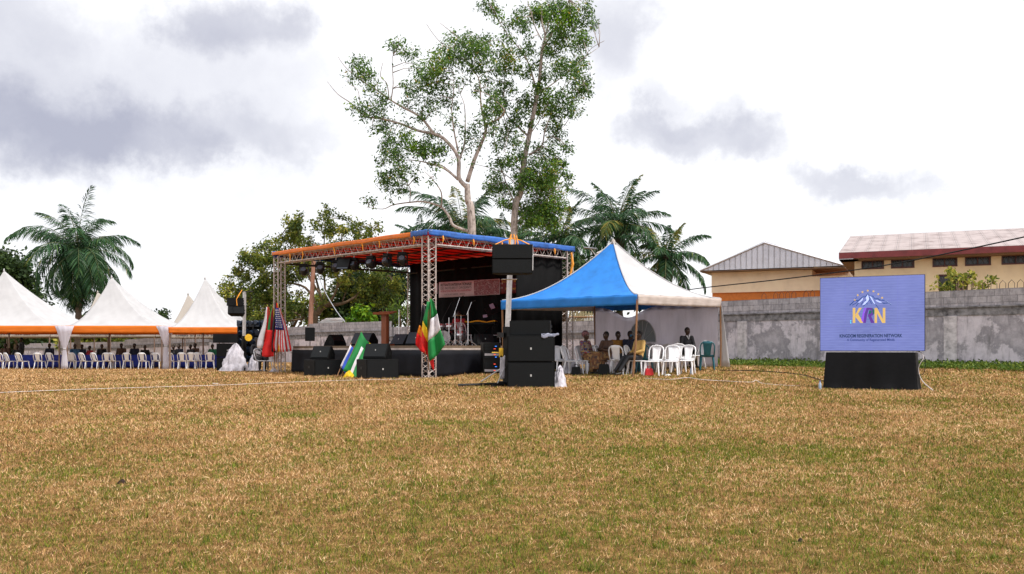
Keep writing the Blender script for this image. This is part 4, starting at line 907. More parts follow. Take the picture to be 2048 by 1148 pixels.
# lifting tower with flown boxes (right)
LYY = 21.6; lb_ = at(1014, LYY); t = thing('lifting_tower', 'aluminium lifting tower with outrigger legs holding the two flown speakers', 'lifting tower', lb_); ltop = W(1022, 476, LYY)-lb_
MB().tube([(0, 0, .9), ltop*0+Vector((.10*(1), 0, ltop.z))], .065, 4).build('mast', m_alu, t)
MB().tube([(0, 0, .0), (0, 0, 1.42)], .10, 4).build('lower_sleeve', m_black, t)
MB().box((.02, -.02, .06), (.5, .45, .10)).build('base_frame', m_black, t)
m = MB(); m.tube([(-.08, -.1, .06), (-1.15, -.45, .03)], .035, 4); m.build('outrigger', m_black, t)
m = MB(); m.tube([(.1, -.15, .06), (-.35, -.95, .03)], .035, 4); m.build('outrigger', m_black, t)
m = MB(); m.tube([(.1, .1, .06), (.3, 1.0, .03)], .035, 4); m.build('outrigger', m_black, t)
m = MB(); m.tube([(-.05, -.05, .48), (-.62, -.27, .11)], .014, 5); m.build('brace', m_alu, t)
m = MB(); m.tube([(-.05, -.05, .45), (-.22, -.62, .09)], .014, 5); m.build('brace', m_alu, t)
m = MB(); m.box((-.14, -.12, .80), (.10, .08, .22)); m.cyl((-.14, -.12, .80), (-.36, -.16, .80), .014); m.build('winch', mat('yellow_winch', (.75, .45, .02), .5), t)
MB().box((-.16, -.05, 1.22), (.16, .10, .12)).build('bracket', m_dark_steel, t); 
m = MB(); m.cyl((-.13, -.06, 2.05+.5), (.24, -.06, 2.05+.5), .012); m.build('pin', m_chrome, t)
fly = W(1025, 548.5, LYY-.35)
array_box('lower of the two flown black speakers on the tall mast before the stage', .95, .335, .5, fly, 0)
array_box('upper of the two flown black speakers on the tall mast before the stage', .95, .335, .5, fly+Vector((0, 0, .345)), 0)
t = thing('rigging_straps', 'orange ratchet straps tied round the mast top above the flown speakers', 'straps', fly+Vector((0, 0, .69))); m = MB()
for sx in (-1, 1):
    m.tube([(0, .2, .18), (sx*.2, .1, .12), (sx*.42, 0, .0)], .014, 4); m.tube([(sx*.03, .2, .28), (sx*.07, .15, .1), (sx*.05, .12, -.02)], [.015, .025, .01], 5)
m.tube([(.09, .16, .25), (.13, .1, .05), (.1, .1, -.1)], [.012, .018, .006], 5)
m.build('strap', m_strap, t); MB().tube([(.47, -.05, 0), (.475, -.26, -.3), (.47, -.27, -.62)], .012, 4).build('white_strap', m_white_cl, t)
# grey cloth wrapped on lower sleeve
m = MB(); m.grid(lambda u, v: Vector((lb_.x-.16+.12*u-.02*v, lb_.y-.14, lb_.z+.72-.55*v+.02*math.sin(u*9))), 5, 6, .02)
tag(m.build('hanging_sheet', m_plas_sack, None, True), 'pale sheet hanging beside the foot of the speaker lifting tower', 'cloth')
# white standing banner pole above right of red banner
pp = onplane(1078, 590, bR, bK, .3); t = thing('pale_pole', 'thin pale upright pole at the right end of the red banner', 'pole', pp-Vector((0, 0, 1.1))); MB().cyl((0, 0, 0), (0, 0, 2.2), .025).build('shaft', mat('pale_pole', (.5, .42, .42)), t)
# left hand stack
LY = 36.5; pl_ = at(459, LY); 
for i, lab in enumerate(('bottom black subwoofer of the far stack by the rightmost marquee', 'upper black subwoofer of the far stack by the rightmost marquee')):
    box_speaker('subwoofer', lab, 'subwoofer', .86, .8, .55, pl_+Vector((0, 0, .565*i-.01)), R(6), subs_g)
array_box('black array speaker on top of the far subwoofer stack', .98, .36, .5, pl_+Vector((-.12, 0, 1.13)), R(8))
l2 = at(488, LY-.8); t = thing('lifting_tower', 'slim aluminium lifting tower wrapped in sheets beside the far stack', 'lifting tower', l2); tz = (W(488, 583, LY-.8)-l2).z
MB().tube([(0, 0, .9), (.02, 0, tz)], .07, 4).build('mast', m_alu, t); MB().tube([(0, 0, 0), (0, 0, 1.4)], .10, 4).build('lower_sleeve', m_black, t)
MB().box((.05, 0, tz+.0), (.6, .05, .04)).build('cross_arm', m_dark_steel, t)
m = MB(); m.tube([(-.1, -.2, .25), (-.28, -.5, .03)], .03, 4); m.tube([(.1, -.2, .25), (.2, -.6, .03)], .03, 4); m.build('outriggers', m_black, t)
f2 = W(473, 630, LY-1.1)
array_box('lower of the two small flown speakers on the far slim mast', .62, .36, .42, f2, R(10), R(-14)); array_box('upper of the two small flown speakers on the far slim mast', .62, .32, .42, f2+Vector((-.05, .05, .36)), R(10), R(3))
t = thing('rigging_straps', 'orange straps hanging from the far slim mast', 'straps', f2+Vector((.15, -.1, .6))); MB().tube([(.1, 0, .38), (.02, -.1, .2), (-.06, -.2, .0), (-.03, -.22, -.25)], [.012, .022, .016, .014], 5).build('strap', m_strap, t)
crumple('white_sheet', 'large crumpled white sheet covering gear beside the far mast', 'cloth', at(467, LY-1.1), (1.15, .7, 1.0), m_plas_sack, 8)
crumple('white_sheet', 'smaller white sheet bundle on the grass right of the far mast', 'cloth', at(507, LY-.6), (.62, .6, .68), m_plas_sack, 9)
MBx = MB(); lp_ = at(497, LY-1.0, 1.33); MBx.lathe([(.02, -.02), (.14, -.015), (.14, .015), (.02, .02)], (0, 0, 0), 16); o = MBx.build('yellow_cable_reel', mat('yellow_reel', (.85, .5, .02), .5)); o.location = lp_; o.rotation_euler = (R(90), 0, R(10)); tag(o, 'round yellow disc hanging beside the far mast', 'cable reel')
# bank of lights next to far mast
t = thing('light_rack', 'tall black rack of stage lights standing between far mast and flags', 'light rack', at(506, LY+.5)); zt_ = 2.05
m = MB()
for x in (-.62, .0, .62): m.cyl((x, 0, 0), (x, 0, zt_), .03)
for z in (.7, 1.35, 2.0): m.cyl((-.62, 0, z), (.62, 0, z), .025)
m.build('frame', m_dark_steel, t)
MB().box((0, .08, 1.2), (1.25, .04, 1.7)).build('backing_cloth', m_drape, t)
lh = MB(); lh.tube([(0, -.2, 0), (0, -.19, .0), (0, -.05, 0), (0, .03, 0)], [.085, .095, .08, .04], 10); lh.box((0, -.05, -.12), (.22, .10, .07)); lh.box((.11, -.08, 0), (.02, .06, .22)); lh.box((-.11, -.08, 0), (.02, .06, .22))
lme = lh.mesh('lamp_head', mat('blue_black_housing', (.012, .022, .045), .3, .5, 12)); 
for ix, x in enumerate((-.48, -.24, 0, .24, .48)):
    for z in (.55, .9, 1.25, 1.6, 1.95):
        o = link('lamp_head', lme, t); o.location = (x, -.1, z); o.rotation_euler = (R(random.uniform(-15, 25)), 0, R(random.uniform(-20, 20)))
# ---------------------------------------------------------------- stage lights
def moving_light(label, loc, big=1.0, rot=0):
    t = thing('stage_light', label, 'stage light', loc, rot, 'moving head lights along the front truss')
    m = MB(); m.box((0, 0, -.05*big), (.24*big, .18*big, .09*big)); m.build('base', m_black, t, bevel=.01)
    m = MB(); m.box((-.14*big, 0, -.22*big), (.03*big, .10*big, .30*big)); m.box((.14*big, 0, -.22*big), (.03*big, .10*big, .30*big)); m.box((0, 0, -.105*big), (.29*big, .12*big, .03*big)); m.build('yoke', m_black, t)
    m = MB(); rt = rx(R(-35)); c = Vector((0, 0, -.28*big)); m.tube([c+rt @ Vector((0, .13, 0))*big, c+rt @ Vector((0, .05, 0))*big, c+rt @ Vector((0, -.13, 0))*big, c+rt @ Vector((0, -.16, 0))*big], [.07*big, .115*big, .12*big, .10*big], 12); h_ = m.build('head', mat('light_housing', (.02, .022, .025), .35), t)
    m = MB(); m.cyl(c+rt @ Vector((0, -.161, 0))*big, c+rt @ Vector((0, -.167, 0))*big, .085*big, n=12); m.build('lens', mat('lens_glass', (.12, .15, .2), .1, .1), h_)
    m = MB(); m.tube([(0, 0, 0), (0, 0, .10)], .02, 5); m.build('clamp', m_alu, t)
where = ['first stage light from the left truss tower', 'second stage light from the left truss tower', 'third stage light, just left of the big square one', 'fifth stage light, just right of the big square one', 'sixth stage light, under the middle of the front truss', 'seventh stage light, second from the front truss tower', 'eighth stage light, nearest the front truss tower']
for lab, (px, py) in zip(where, ((608, 532), (640, 524), (672, 520), (708, 518), (742, 513), (775, 510), (805, 505))):
    q_ = onplane(px, py, Fp, Lp, -.25); moving_light(lab+', black round head', vpl(q_, ZT-.38), 1.08, R(random.uniform(-50, 20)))
q_ = onplane(688, 529, Fp, Lp, .05); t = thing('square_floodlight', 'big square black floodlight hanging among the round stage lights', 'stage light', vpl(q_, ZT-.36), R(-15))
MB().box((0, 0, -.24), (.46, .14, .40), rx(R(-30))).build('housing', m_black, t, bevel=.02); MB().box((0, -.075, -.27), (.38, .02, .32), rx(R(-30))).build('lens', mat('lens_glass', (.12, .15, .2)), t)
m = MB(); m.tube([(-.26, 0, -.24), (-.26, 0, -.02), (.26, 0, -.02), (.26, 0, -.24)], .015, 4); m.cyl((0, 0, -.02), (0, 0, .1), .02); m.build('bracket', m_black, t)
# ---------------------------------------------------------------- lectern
t = thing('lectern', 'red brown wooden lectern with wide slanted top on the stage', 'lectern', deck(770, 30.0), R(-25)); 
MB().box((0, 0, .03), (.5, .42, .06)).build('base', m_redwood, t, bevel=.01); MB().box((0, 0, .55), (.20, .16, 1.0)).build('column', m_redwood, t, bevel=.008)
MB().box((0, .0, 1.10), (.66, .46, .035), rx(R(12))).build('top', m_redwood, t, bevel=.008); MB().box((0, -.22, 1.09), (.66, .02, .06), rx(R(12))).build('ledge', m_redwood, t)
# mic stands
def mic_stand(label, loc, h=1.45, boom=None, col_=None, rot=0):
    t = thing('microphone_stand', label, 'microphone stand', loc, rot, 'microphone stands on the stage'); mm = col_ or m_chrome
    MB().cyl((0, 0, .05), (0, 0, h), .013).build('pole', mm, t)
    for i in range(3): a_ = i*2.094+.3; MB().tube([(0, 0, .22), (math.cos(a_)*.3, math.sin(a_)*.3, 0.01)], .009, 4).build('leg', mm, t)
    tip = Vector((0, 0, h))
    if boom:
        tip = Vector((boom[0], 0, h+boom[1])); b0 = Vector((-boom[0]*.35, 0, h-boom[1]*.35-.02)); MB().tube([b0, tip], .009, 5).build('boom', mm, t)
    MB().tube([tip, tip+Vector((.05, 0, .02)), tip+Vector((.13, 0, .045))], [.012, .012, .024], 8).build('microphone', m_black, t); return t
mic_stand('microphone stand rising behind the lectern with a raised boom', deck(786, 32.5), 1.3, (.22, .45), m_dark_steel)
mic_stand('bare chrome stand between lectern and back truss tower', deck(798, 31.5), 1.28)
mic_stand('chrome microphone stand with leaning black boom near the wall side', deck(778, 33), 1.1, (-.2, .3), m_dark_steel)
mic_stand('tallest chrome boom stand before the banner', deck(910, 29.8), 1.15, (.16, .45)); mic_stand('straight chrome stand left of the tallest boom stand', deck(898, 30.2), .95)
mic_stand('right hand chrome boom stand beside the keyboard', deck(936, 29.7), 1.15, (.12, .30)); mic_stand('short chrome stand between the two boom stands', deck(920, 31.2), .65)
mic_stand('dark boom stand leaning over the drums', deck(886, 31.6), 1.0, (.3, .55), m_dark_steel)
# drum kit
t = thing('drum_kit', 'silver and black drum kit on the stage behind the flags', 'drum kit', deck(893, 33.0), R(-20))
def drum(nm, c, r_, h, ax='z', mt=None):
    m = MB(); c = Vector(c); d = Vector((0, 0, h/2)) if ax == 'z' else Vector((0, h/2, 0)); m.cyl(c-d, c+d, r_, n=18); o = m.build(nm, mt or m_chrome, t, True)
    m = MB(); m.cyl(c+d*1.0, c+d*1.03, r_*.97, n=18); m.cyl(c-d*1.03, c-d, r_*.97, n=18); m.build('drum_skin', mat('drum_skin', (.6, .6, .6)), o)
drum('bass_drum', (0, -.05, .30), .28, .4, 'y', mat('black_shell', (.02, .02, .02), .2)); drum('tom', (-.18, -.1, .72), .15, .2); drum('tom', (.18, -.1, .72), .16, .22); drum('floor_tom', (.48, .15, .4), .2, .35); drum('snare_drum', (-.42, .2, .58), .18, .14)
for x, y, z in ((-.6, -.1, 1.05), (.6, -.05, 1.12), (-.72, .15, .82)):
    m = MB(); m.lathe([(.01, .03), (.05, .02), (.22, 0), (.22, -.004), (.02, -.004)], (x, y, z), 18); m.build('cymbal', mat('brass', (.6, .42, .12), .25, metal=.9), t); MB().cyl((x, y, 0), (x, y, z), .01).build('cymbal_stand', m_chrome, t)
# keyboard & guitar & chairs on stage, amp rack
t = thing('keyboard', 'keyboard under a yellow cover on a stand at stage right', 'keyboard', deck(962, 33.0), R(-10))
MB().box((0, 0, .86), (1.1, .36, .10)).build('body', m_black, t); m = MB(); m.grid(lambda u, v: Vector(((u-.5)*1.14, (v-.5)*.44, .93-.18*max(0, abs(v-.5)-.38)*8*.25-.02*math.sin(u*11))), 14, 8, .01); m.build('yellow_cover', mat('yellow_cover', (.80, .42, .02), .7, .1), t)
for sx in (-1, 1): MB().tube([(sx*.4, -.2, 0), (-sx*.4, .1, .8)], .018, 5).build('stand_leg', m_black, t)
t = thing('music_stand', 'dark music stand with pale sheets above the yellow keyboard', 'music stand', deck(985, 33.4), R(5))
MB().cyl((0, 0, 0), (0, 0, 1.25), .014).build('pole', m_black, t); MB().box((0, -.03, 1.35), (.5, .02, .34), rx(R(-20))@ry(R(-25))).build('desk', m_black, t)
MB().box((-.02, -.07, 1.48), (.16, .008, .2), rx(R(-20))@ry(R(-25))).build('sheet', mat('lilac_paper', (.5, .42, .62)), t); MB().box((-.28, -.08, 1.12), (.16, .008, .10), ry(R(-12))).build('sheet', mat('lilac_paper', (.5, .42, .62)), t)
rk = at(986, 28.6); rk.x = (984-1024)/F*28.35; rk.y = 28.35; rk.z = g(rk.x, rk.y)
t = thing('amplifier_rack', 'black rack of amplifiers with small lit displays beside the stage skirt', 'equipment rack', rk, R(12))
MB().box((0, .25, .5), (.56, .5, 1.0)).build('case', m_black, t, bevel=.01)
for i, z in enumerate((.80, .88, .62, .54, .32, .24, .12)):
    u_o = MB().box((0, -.01, z), (.48, .02, .07)).build('amplifier', mat('rack_silver', (.35, .33, .35), .4, .1, metal=.5) if i in (2, 6) else m_grille, t)
    MB().box((.08+.04*(i % 2), -.024, z), (.06, .006, .02)).build('display', emit('rack_led', (.05, .25, 1.0), .9) if i % 2 else emit('rack_red_led', (1, .08, .04), .7), u_o)
# power cables on the deck edge
# ---------------------------------------------------------------- flags
def flagcloth(name, bands, mbase, W_, H_, seed, vertical=True, gather=.35, extra=None):
    """cloth hanging from a sloping staff: bands listed from the staff outward; returns list of (mat,mesh-function)"""
    pass
fl = {n: mat('flag_'+n, c, .7, .12, 4, trans=.15, bump=.3, bscale=6) for n, c in dict(red=(.72, .012, .012), white=(.78, .75, .80), green=(.005, .22, .045), dgreen=(.01, .10, .05), yellow=(.90, .58, .01), black=(.012, .012, .016), navy=(.015, .03, .22), blue=(.03, .10, .60), orange=(.85, .30, .02), sky=(.25, .45, .75), maroon=(.35, .01, .03)).items()}
def hanging_flag(label, top, H, Wt, Wb, bands, seed, lean=0.0, across=True, stars=False, staff=True, slant=0.0, staffbot=None, group='national flags'):
    """top: world point of the staff tip; bands: list of (colour, fraction). across=True -> bands side by side (vertical stripes as it hangs)"""
    r_ = random.Random(seed); t = thing('flag', label, 'flag', top, 0, group); ph = [r_.uniform(0, 6.28) for _ in range(3)]
    if staff: MB().tube([(0, 0, .05), tuple(staffbot or (-lean*.5, .05, -H*1.25))], .014, 5).build('staff', m_wood, t)
    tot = sum(b[1] for b in bands); acc = 0
    def pt(u, v):
        w_ = Wt+(Wb-Wt)*min(1, v*1.15); x = (u-.5)*w_+lean*v+ .02*math.sin(v*7+ph[1]); z = -H*v-slant*(u-.5)*v - .06*H*math.sin(u*math.pi)*v*(.5)
        return Vector((x, .07*math.sin(u*9+ph[0]+v*1.5)*(.25+v), z))
    for c, fr in bands:
        a_, b_ = acc/tot, (acc+fr)/tot; acc += fr; m = MB()
        m.grid((lambda u, v, a_=a_, b_=b_: pt(a_+(b_-a_)*u, v)) if across else (lambda u, v, a_=a_, b_=b_: pt(u, a_+(b_-a_)*v)), 6 if across else 12, 12 if across else 5, .004)
        m.build('stripe', fl[c], t, True)
    return t, pt
fY = 32.9
hanging_flag('red over white flag hanging leftmost at the left truss tower', W(536, 614, fY), 1.48, .10, .58, [('white', .45), ('red', .55)], 1, -.12)
hanging_flag('red patched white flag edge low beside the left truss tower', W(541, 660, fY-.25), .95, .25, .46, [('red', 1.0)], 2, -.1, staff=False)
hanging_flag('green and maroon flag in the left tower cluster', W(546, 616, fY-.1), 1.6, .10, .50, [('green', .35), ('maroon', .45), ('yellow', .2)], 3, -.12)
hanging_flag('black, red and yellow flag in the left tower cluster', W(552, 606, fY-.2), 1.75, .12, .34, [('black', .45), ('red', .35), ('yellow', .2)], 4, -.02)
# stars and stripes
t, pt = hanging_flag('star spangled red and white striped flag at the left truss tower', W(557, 616, fY-.35), 1.55, .14, .62, [('red' if i % 2 == 0 else 'white', 1) for i in range(11)], 5, .16)
m = MB(); m.grid(lambda u, v: pt(u*.78, v*.50)+Vector((0, -.02, 0)), 10, 8, .004); cn = m.build('canton', fl['navy'], t, True)
m = MB()
for i in range(9):
    for j in range(5):
        c = pt(.08+.13*j+(.06 if i % 2 else 0), .05+.048*i)+Vector((0, -.034, 0)); q5 = []
        for k_ in range(10): a_ = math.pi/2+k_*math.pi/5; r5 = .026 if k_ % 2 == 0 else .011; q5.append(c+Vector((math.cos(a_)*r5, 0, math.sin(a_)*r5)))
        m.slab(q5, .003)
m.build('stars', mat('flag_white', (.78, .75, .8)), cn)
f2Y = 26.6
hanging_flag('black, yellow and red flag, left of three on the front truss tower', W(848, 610, f2Y+.25), 1.35, .08, .36, [('black', .5), ('orange', .2), ('red', .3)], 6, -.06, across=False, slant=.3)
hanging_flag('green, yellow and red flag, middle of three on the front truss tower', W(856, 603, f2Y), 1.62, .10, .36, [('green', .48), ('yellow', .24), ('red', .28)], 7, -.02, across=False, slant=.9)
hanging_flag('green and white flag, right of three on the front truss tower', W(862, 597, f2Y-.2), 1.60, .08, .46, [('green', .33), ('white', .34), ('green', .33)], 8, .18, across=False, slant=-.5)
# flags leaning on the stage between the subwoofers
f3Y = 28.4
def leaning_flag(label, tip, foot, bands, wid, seed, down=.78):
    t = thing('leaning_flag', label, 'flag', foot, 0, 'flags leaning against the stage'); tp = tip-foot; MB().tube([(0, 0, 0), tuple(tp*1.02)], .014, 5).build('staff', m_wood, t)
    tot = sum(b[1] for b in bands); acc = 0; r_ = random.Random(seed); ph = r_.uniform(0, 6)
    for c, fr in bands:
        a_, b_ = acc/tot, (acc+fr)/tot; acc += fr; m = MB()
        def fn(u, v, a_=a_, b_=b_):
            k_ = a_+(b_-a_)*u; s_ = tp*(1-down*v); e = wid*k_
            return s_+Vector((e*.75, -.06-.05*math.sin(k_*8+ph+v*2), -e*.95*(1-v*.35)-.04*math.sin(k_*6+v*4+ph)))
        m.grid(fn, 5, 12, .004); m.build('stripe', fl[c], t, True)
    return t
def ff(px, Y): return at(px, Y, .0)
leaning_flag('blue flag with white hoist leaning leftmost against the stage', W(702, 687, f3Y), ff(673, f3Y-.5), [('white', .12), ('blue', .6), ('blue', .3)], .42, 1, .72)
leaning_flag('tall green flag with yellow tail leaning between the subwoofers', W(723, 664, f3Y), ff(681, f3Y-.6), [('green', .55), ('yellow', .25), ('navy', .2)], .62, 2, .86)
leaning_flag('green and red flag leaning right of the tall green one', W(724, 690, f3Y-.1), ff(697, f3Y-.8), [('white', .15), ('green', .3), ('blue', .25), ('red', .3)], .55, 3, .9)
leaning_flag('sky blue flag edge leaning behind the right subwoofer', W(737, 684, f3Y+.1), ff(710, f3Y-.2), [('white', .3), ('sky', .7)], .25, 4, .7)
crumple('flag_bundle', 'yellow, blue and red flag tails bunched on the grass between the subwoofers', 'flag', ff(697, f3Y-.75), (.38, .3, .2), fl['yellow'], 14)

# ================================================================ TENTS
def canopy(mb, A, B, C_, zA, zB, zC, p, n=16, th=.006, sag=0.0, fold=0):
    """concave panel from eave A-B up to the peak C"""
    def fn(u, v):
        e_ = A.lerp(B, u); q_ = e_.lerp(C_, v); z = zA+(zB-zA)*u; zz = z+(zC-z)*(v**p)
        zz -= sag*math.sin(math.pi*u)*(1-v)*math.sin(math.pi*min(1, v*1.4)) ; return vpl(q_, zz+fold*math.sin(u*31+v*8)*(1-v))
    mb.grid(fn, n, n, th)
def valance(mb, A, B, z0A, z0B, h, out, scallop=0, n=60, amp=.015, th=.005):
    def fn(u, v):
        zb = z0A+(z0B-z0A)*u; d = h*(1+ (scallop*abs(math.sin(u*math.pi*(B-A).length/.25)) if scallop else 0)); return vpl(A.lerp(B, u)+out*(amp*math.sin(u*37)*v+amp*.5*math.sin(u*71+v*3)), zb-d*v)
    mb.grid(fn, n, 4, th)
# --- blue & white tent
tF, tL = Vector((3.51, 25.2, 0)), Vector((-.31, 28.2, 0)); tR = Vector((6.79, 29.35, 0)); tK = tL+tR-tF; tC = (tL+tR)/2
zf, zl, zr = E+(HZ-589)*25.2/F, E+(HZ-601)*28.2/F, E+(HZ-597)*29.35/F; zk = zl+zr-zf+.0; zc = E+(HZ-482)*tC.y/F
bt = thing('canopy_tent', 'blue and white peaked canopy tent beside the stage, sheltering seated people', 'tent', vpl(tF, g(tF.x, tF.y))); ob = bt.location.copy()
for A, B, za, zb_2, mt, lab in ((tL, tF, zl, zf, m_blue_cl, 'blue roof panel facing left'), (tF, tR, zf, zr, m_white_cl, 'white roof panel facing right'), (tR, tK, zr, zk, m_blue_cl, None), (tK, tL, zk, zl, m_white_cl, None)):
    m = MB(ob); canopy(m, A, B, tC, za, zb_2, zc, 1.75, 28, .006, .05, .014); o = m.build('roof_panel', mt, bt, True)
    if lab: o['label'] = lab
    n_ = (B-A).normalized(); out = Vector((n_.y, -n_.x, 0)); out = out if out.dot(tC-A) < 0 else -out
    m = MB(ob); valance(m, A-n_*.02+out*.03, B+n_*.02+out*.03, za+.0, zb_2+.0, .29, out); m.build('valance', mt if mt is m_blue_cl else mat('stained_white_valance', (.58, .50, .46), .7, .12, 3, trans=.2, bump=.3, bscale=4, stretch=(.5, .5, 5)), bt, True)
m = MB(ob)
for c_, z_ in ((tF, zf), (tL, zl), (tR, zr)):
    pts = [vpl(c_.lerp(tC, v), z_+(zc-z_)*(v**1.75)+.012) for v in [i/14 for i in range(15)]]; m.tube(pts, .022, 5)
m.build('seam_piping', m_white_cl, bt, True)
m = MB(ob); m.lathe([(.10, -.12), (.07, -.02), (.05, .03), (.01, .07)], vpl(tC, zc), 10); m.build('peak_cap', m_cream_cl, bt, True)
for c_, z_, dx in ((tF, zf, -.14), (tL, zl, .02), (tR, zr, .0), (tK, zk, 0)):
    m = MB(ob); b_ = c_+Vector((dx, -.05 if dx else 0, 0)); m.tube([vpl(b_, g(b_.x, b_.y)-.05), vpl(b_.lerp(c_, .5)+Vector((.02, 0, 0)), 1.2), vpl(c_, z_-.03)], [.03, .028, .032], 7); m.build('post', m_wood, bt)
m = MB(ob)
for A, B, za, zb_2 in ((tL, tF, zl, zf), (tF, tR, zf, zr), (tR, tK, zr, zk), (tK, tL, zk, zl)): m.cyl(vpl(A, za-.04), vpl(B, zb_2-.04), .022, n=6)
m.build('eave_rails', m_dark_steel, bt)
# side wall with arched window
sw = thing('tent_side_wall', 'grey white fabric wall with arched clear window behind the seated people', 'side wall', vpl(tK, 0)); osw = sw.location.copy()
kp, rp = tK.lerp(tR, .0), tR
def swp(u, v):
    p = kp.lerp(rp, u); z1 = zk+(zr-zk)*u-.16-(.38*math.exp(-((u-.30)/.13)**2)); z0 = g(p.x, p.y)-.03
    fo = .07*math.sin(u*38)*v+.09*math.sin(u*15+1)*v+.03*math.sin(u*60+v*2)*(.3+v*.7); return vpl(p+Vector((.76, -.65, 0))*(fo-.06), z1+(z0-z1)*v)
m = MB(osw); m.grid(swp, 80, 12, .006); m.build('fabric', m_sidewall, sw, True)
def swa(px, py): 
    p_ = onplane(px, py, kp, rp, .14); return p_
wc = [(1285+(math.cos(a_)*27), 684-(math.sin(a_)*44)) for a_ in [math.pi*i/16 for i in range(17)]]
m = MB(osw); pts = [swa(*c) for c in wc]; m.slab(pts, .008); wn_ = m.build('window', m_pvc, sw)
m = MB(osw); m.tube(pts+[pts[0]], .02, 5)
for k_ in (3, 6, 8, 10, 13): m.tube([swa(1285, 684), pts[k_]], .014, 4)
m.build('window_border', m_white_cl, wn_)
# corner flare of side wall at right
m = MB(osw); m.grid(lambda u, v: vpl(tR+Vector((.04+.28*u*v, .05-.1*u, 0)), zr-.25-(zr-.25-g(tR.x, tR.y))*v), 4, 8, .006); m.build('wall_flap', m_white_cl, sw, True)
# --- left marquees
marq_g = 'white peaked marquees with orange valances'; back_g = 'rear row of cream marquees'
def marquee(label, px0, px1, Yf, pk_px, pk_py, ev_y0, ev_y1, front_mat, grp, poles=True, depth=None, scal=0, lean=None, txt=None, side_mat=None):
    A, B = W(px0, 690, Yf), W(px1, 690, Yf); A.z = B.z = 0; d = depth or (B-A).length; C_, D_ = A+Vector((0, d, 0)), B+Vector((0, d, 0)); pk = W(pk_px, pk_py, Yf+d*.5); zE = E+(HZ-ev_y0)*Yf/F; hV = (ev_y1-ev_y0)*Yf/F
    ctr = vpl(pk, 0); t = thing('marquee', label, 'marquee', vpl((A+B)/2, g(A.x, A.y)), 0, grp); oo = t.location.copy(); cl_m = m_white_cl if grp == marq_g else m_cream_cl
    m = MB(oo)
    for P0, P1 in ((A, B), (B, D_), (D_, C_), (C_, A)): canopy(m, P0, P1, ctr, zE, zE, pk.z, 1.65, 22, .006, .07, .012)
    m.build('roof', cl_m, t, True)
    for P0, P1, out in ((A, B, Vector((0, -1, 0))), (B, D_, Vector((1, 0, 0))), (D_, C_, Vector((0, 1, 0))), (C_, A, Vector((-1, 0, 0)))):
        m = MB(oo); valance(m, P0+out*.03, P1+out*.03, zE+.02, zE+.02, hV, out, scal, amp=.01); m.build('valance', front_mat, t, True)
    for P0 in (A, B, C_, D_):
        m = MB(oo); b_ = vpl(P0, g(P0.x, P0.y)); i_ = (ctr-P0).normalized()*.06; m.cyl(b_+i_, vpl(P0, zE)+i_, .045, n=6); m.build('post', mat('tent_pole', (.20, .13, .10), .6), t)
    m = MB(oo); m.lathe([(.06, -.08), (.045, .0), (.01, .12)], pk, 8); m.build('finial', cl_m, t, True)
    if txt:
        for s_, px, wd_ in txt:
            pc = W(px, (ev_y0+ev_y1)/2+1.0, Yf); pc.y = Yf-.06; pc.z = zE+.02-hV*.45
            fitted(s_, wd_, hV*.48, m_txt_dark, t, frame4(pc, Vector((1, 0, 0)), Vector((0, 0, 1)), oo), bold=.015)
    return t
MY = 48.6
def curtain(label, px, Yf, wtop, waist_y, group='gathered white curtains'):
    b_ = at(px, Yf); t = thing('gathered_curtain', label, 'curtain', b_, 0, group); zt = (W(px, 652, Yf)-b_).z; zw = (W(px, waist_y, Yf)-b_).z; h = zt
    prof = [(.18, 0), (.17, .1*h), (.14, zw*.6), (.085, zw), (.13, zw+(zt-zw)*.12), (.24, zw+(zt-zw)*.4), (.36, zw+(zt-zw)*.75), (wtop/2, zt)]
    MB().lathe(prof, (0, 0, 0), 40, 1, .35, .10, 9).build('drape', m_sheer, t, True); MB().lathe([(.09, zw-.04), (.095, zw), (.09, zw+.04)], (0, 0, 0), 14, 1, .45).build('tie_band', m_white_cl, t, True)
marquee('leftmost white peaked marquee, cut by the photo edge, orange valance', -110, 120, MY, 8, 541, 652, 666, m_orange, marq_g)
marquee('second white peaked marquee from the left with orange valance', 132, 325, MY, 223, 554, 652, 667, m_orange, marq_g)
marquee('rightmost white peaked marquee with orange valance next to the far speakers', 338, 481, MY-1.5, 410, 556, 655, 667, m_orange, marq_g, depth=5.2)
curtain('white curtain tied in at the post between the first two marquees', 129, MY-.25, .95, 698); curtain('white curtain tied in at the post between the last two marquees', 332, MY-.8, 1.0, 692)
marquee('rear cream marquee behind the leftmost one, phone digits on its valance', -95, 100, 60, -10, 600, 664, 674, m_cream_cl, back_g, scal=.15, txt=[('090 665 967', 55, 1.6), ('EVENTS', 5, 1.0)])
marquee('rear cream marquee whose peak shows left of the second front one, blue streaked', 140, 310, 61, 195, 584, 665, 674, m_cream_cl, back_g, scal=.15, txt=[('LOCATION TENTES', 188, 1.9), ('090 665 967', 252, 1.5)])
marquee('rear cream marquee whose peak shows left of the rightmost front one', 322, 440, 60, 376, 588, 667, 676, m_cream_cl, back_g, scal=.15, txt=[('CHAIRS  673 163 676', 385, 2.2), ('690', 428, .4)])
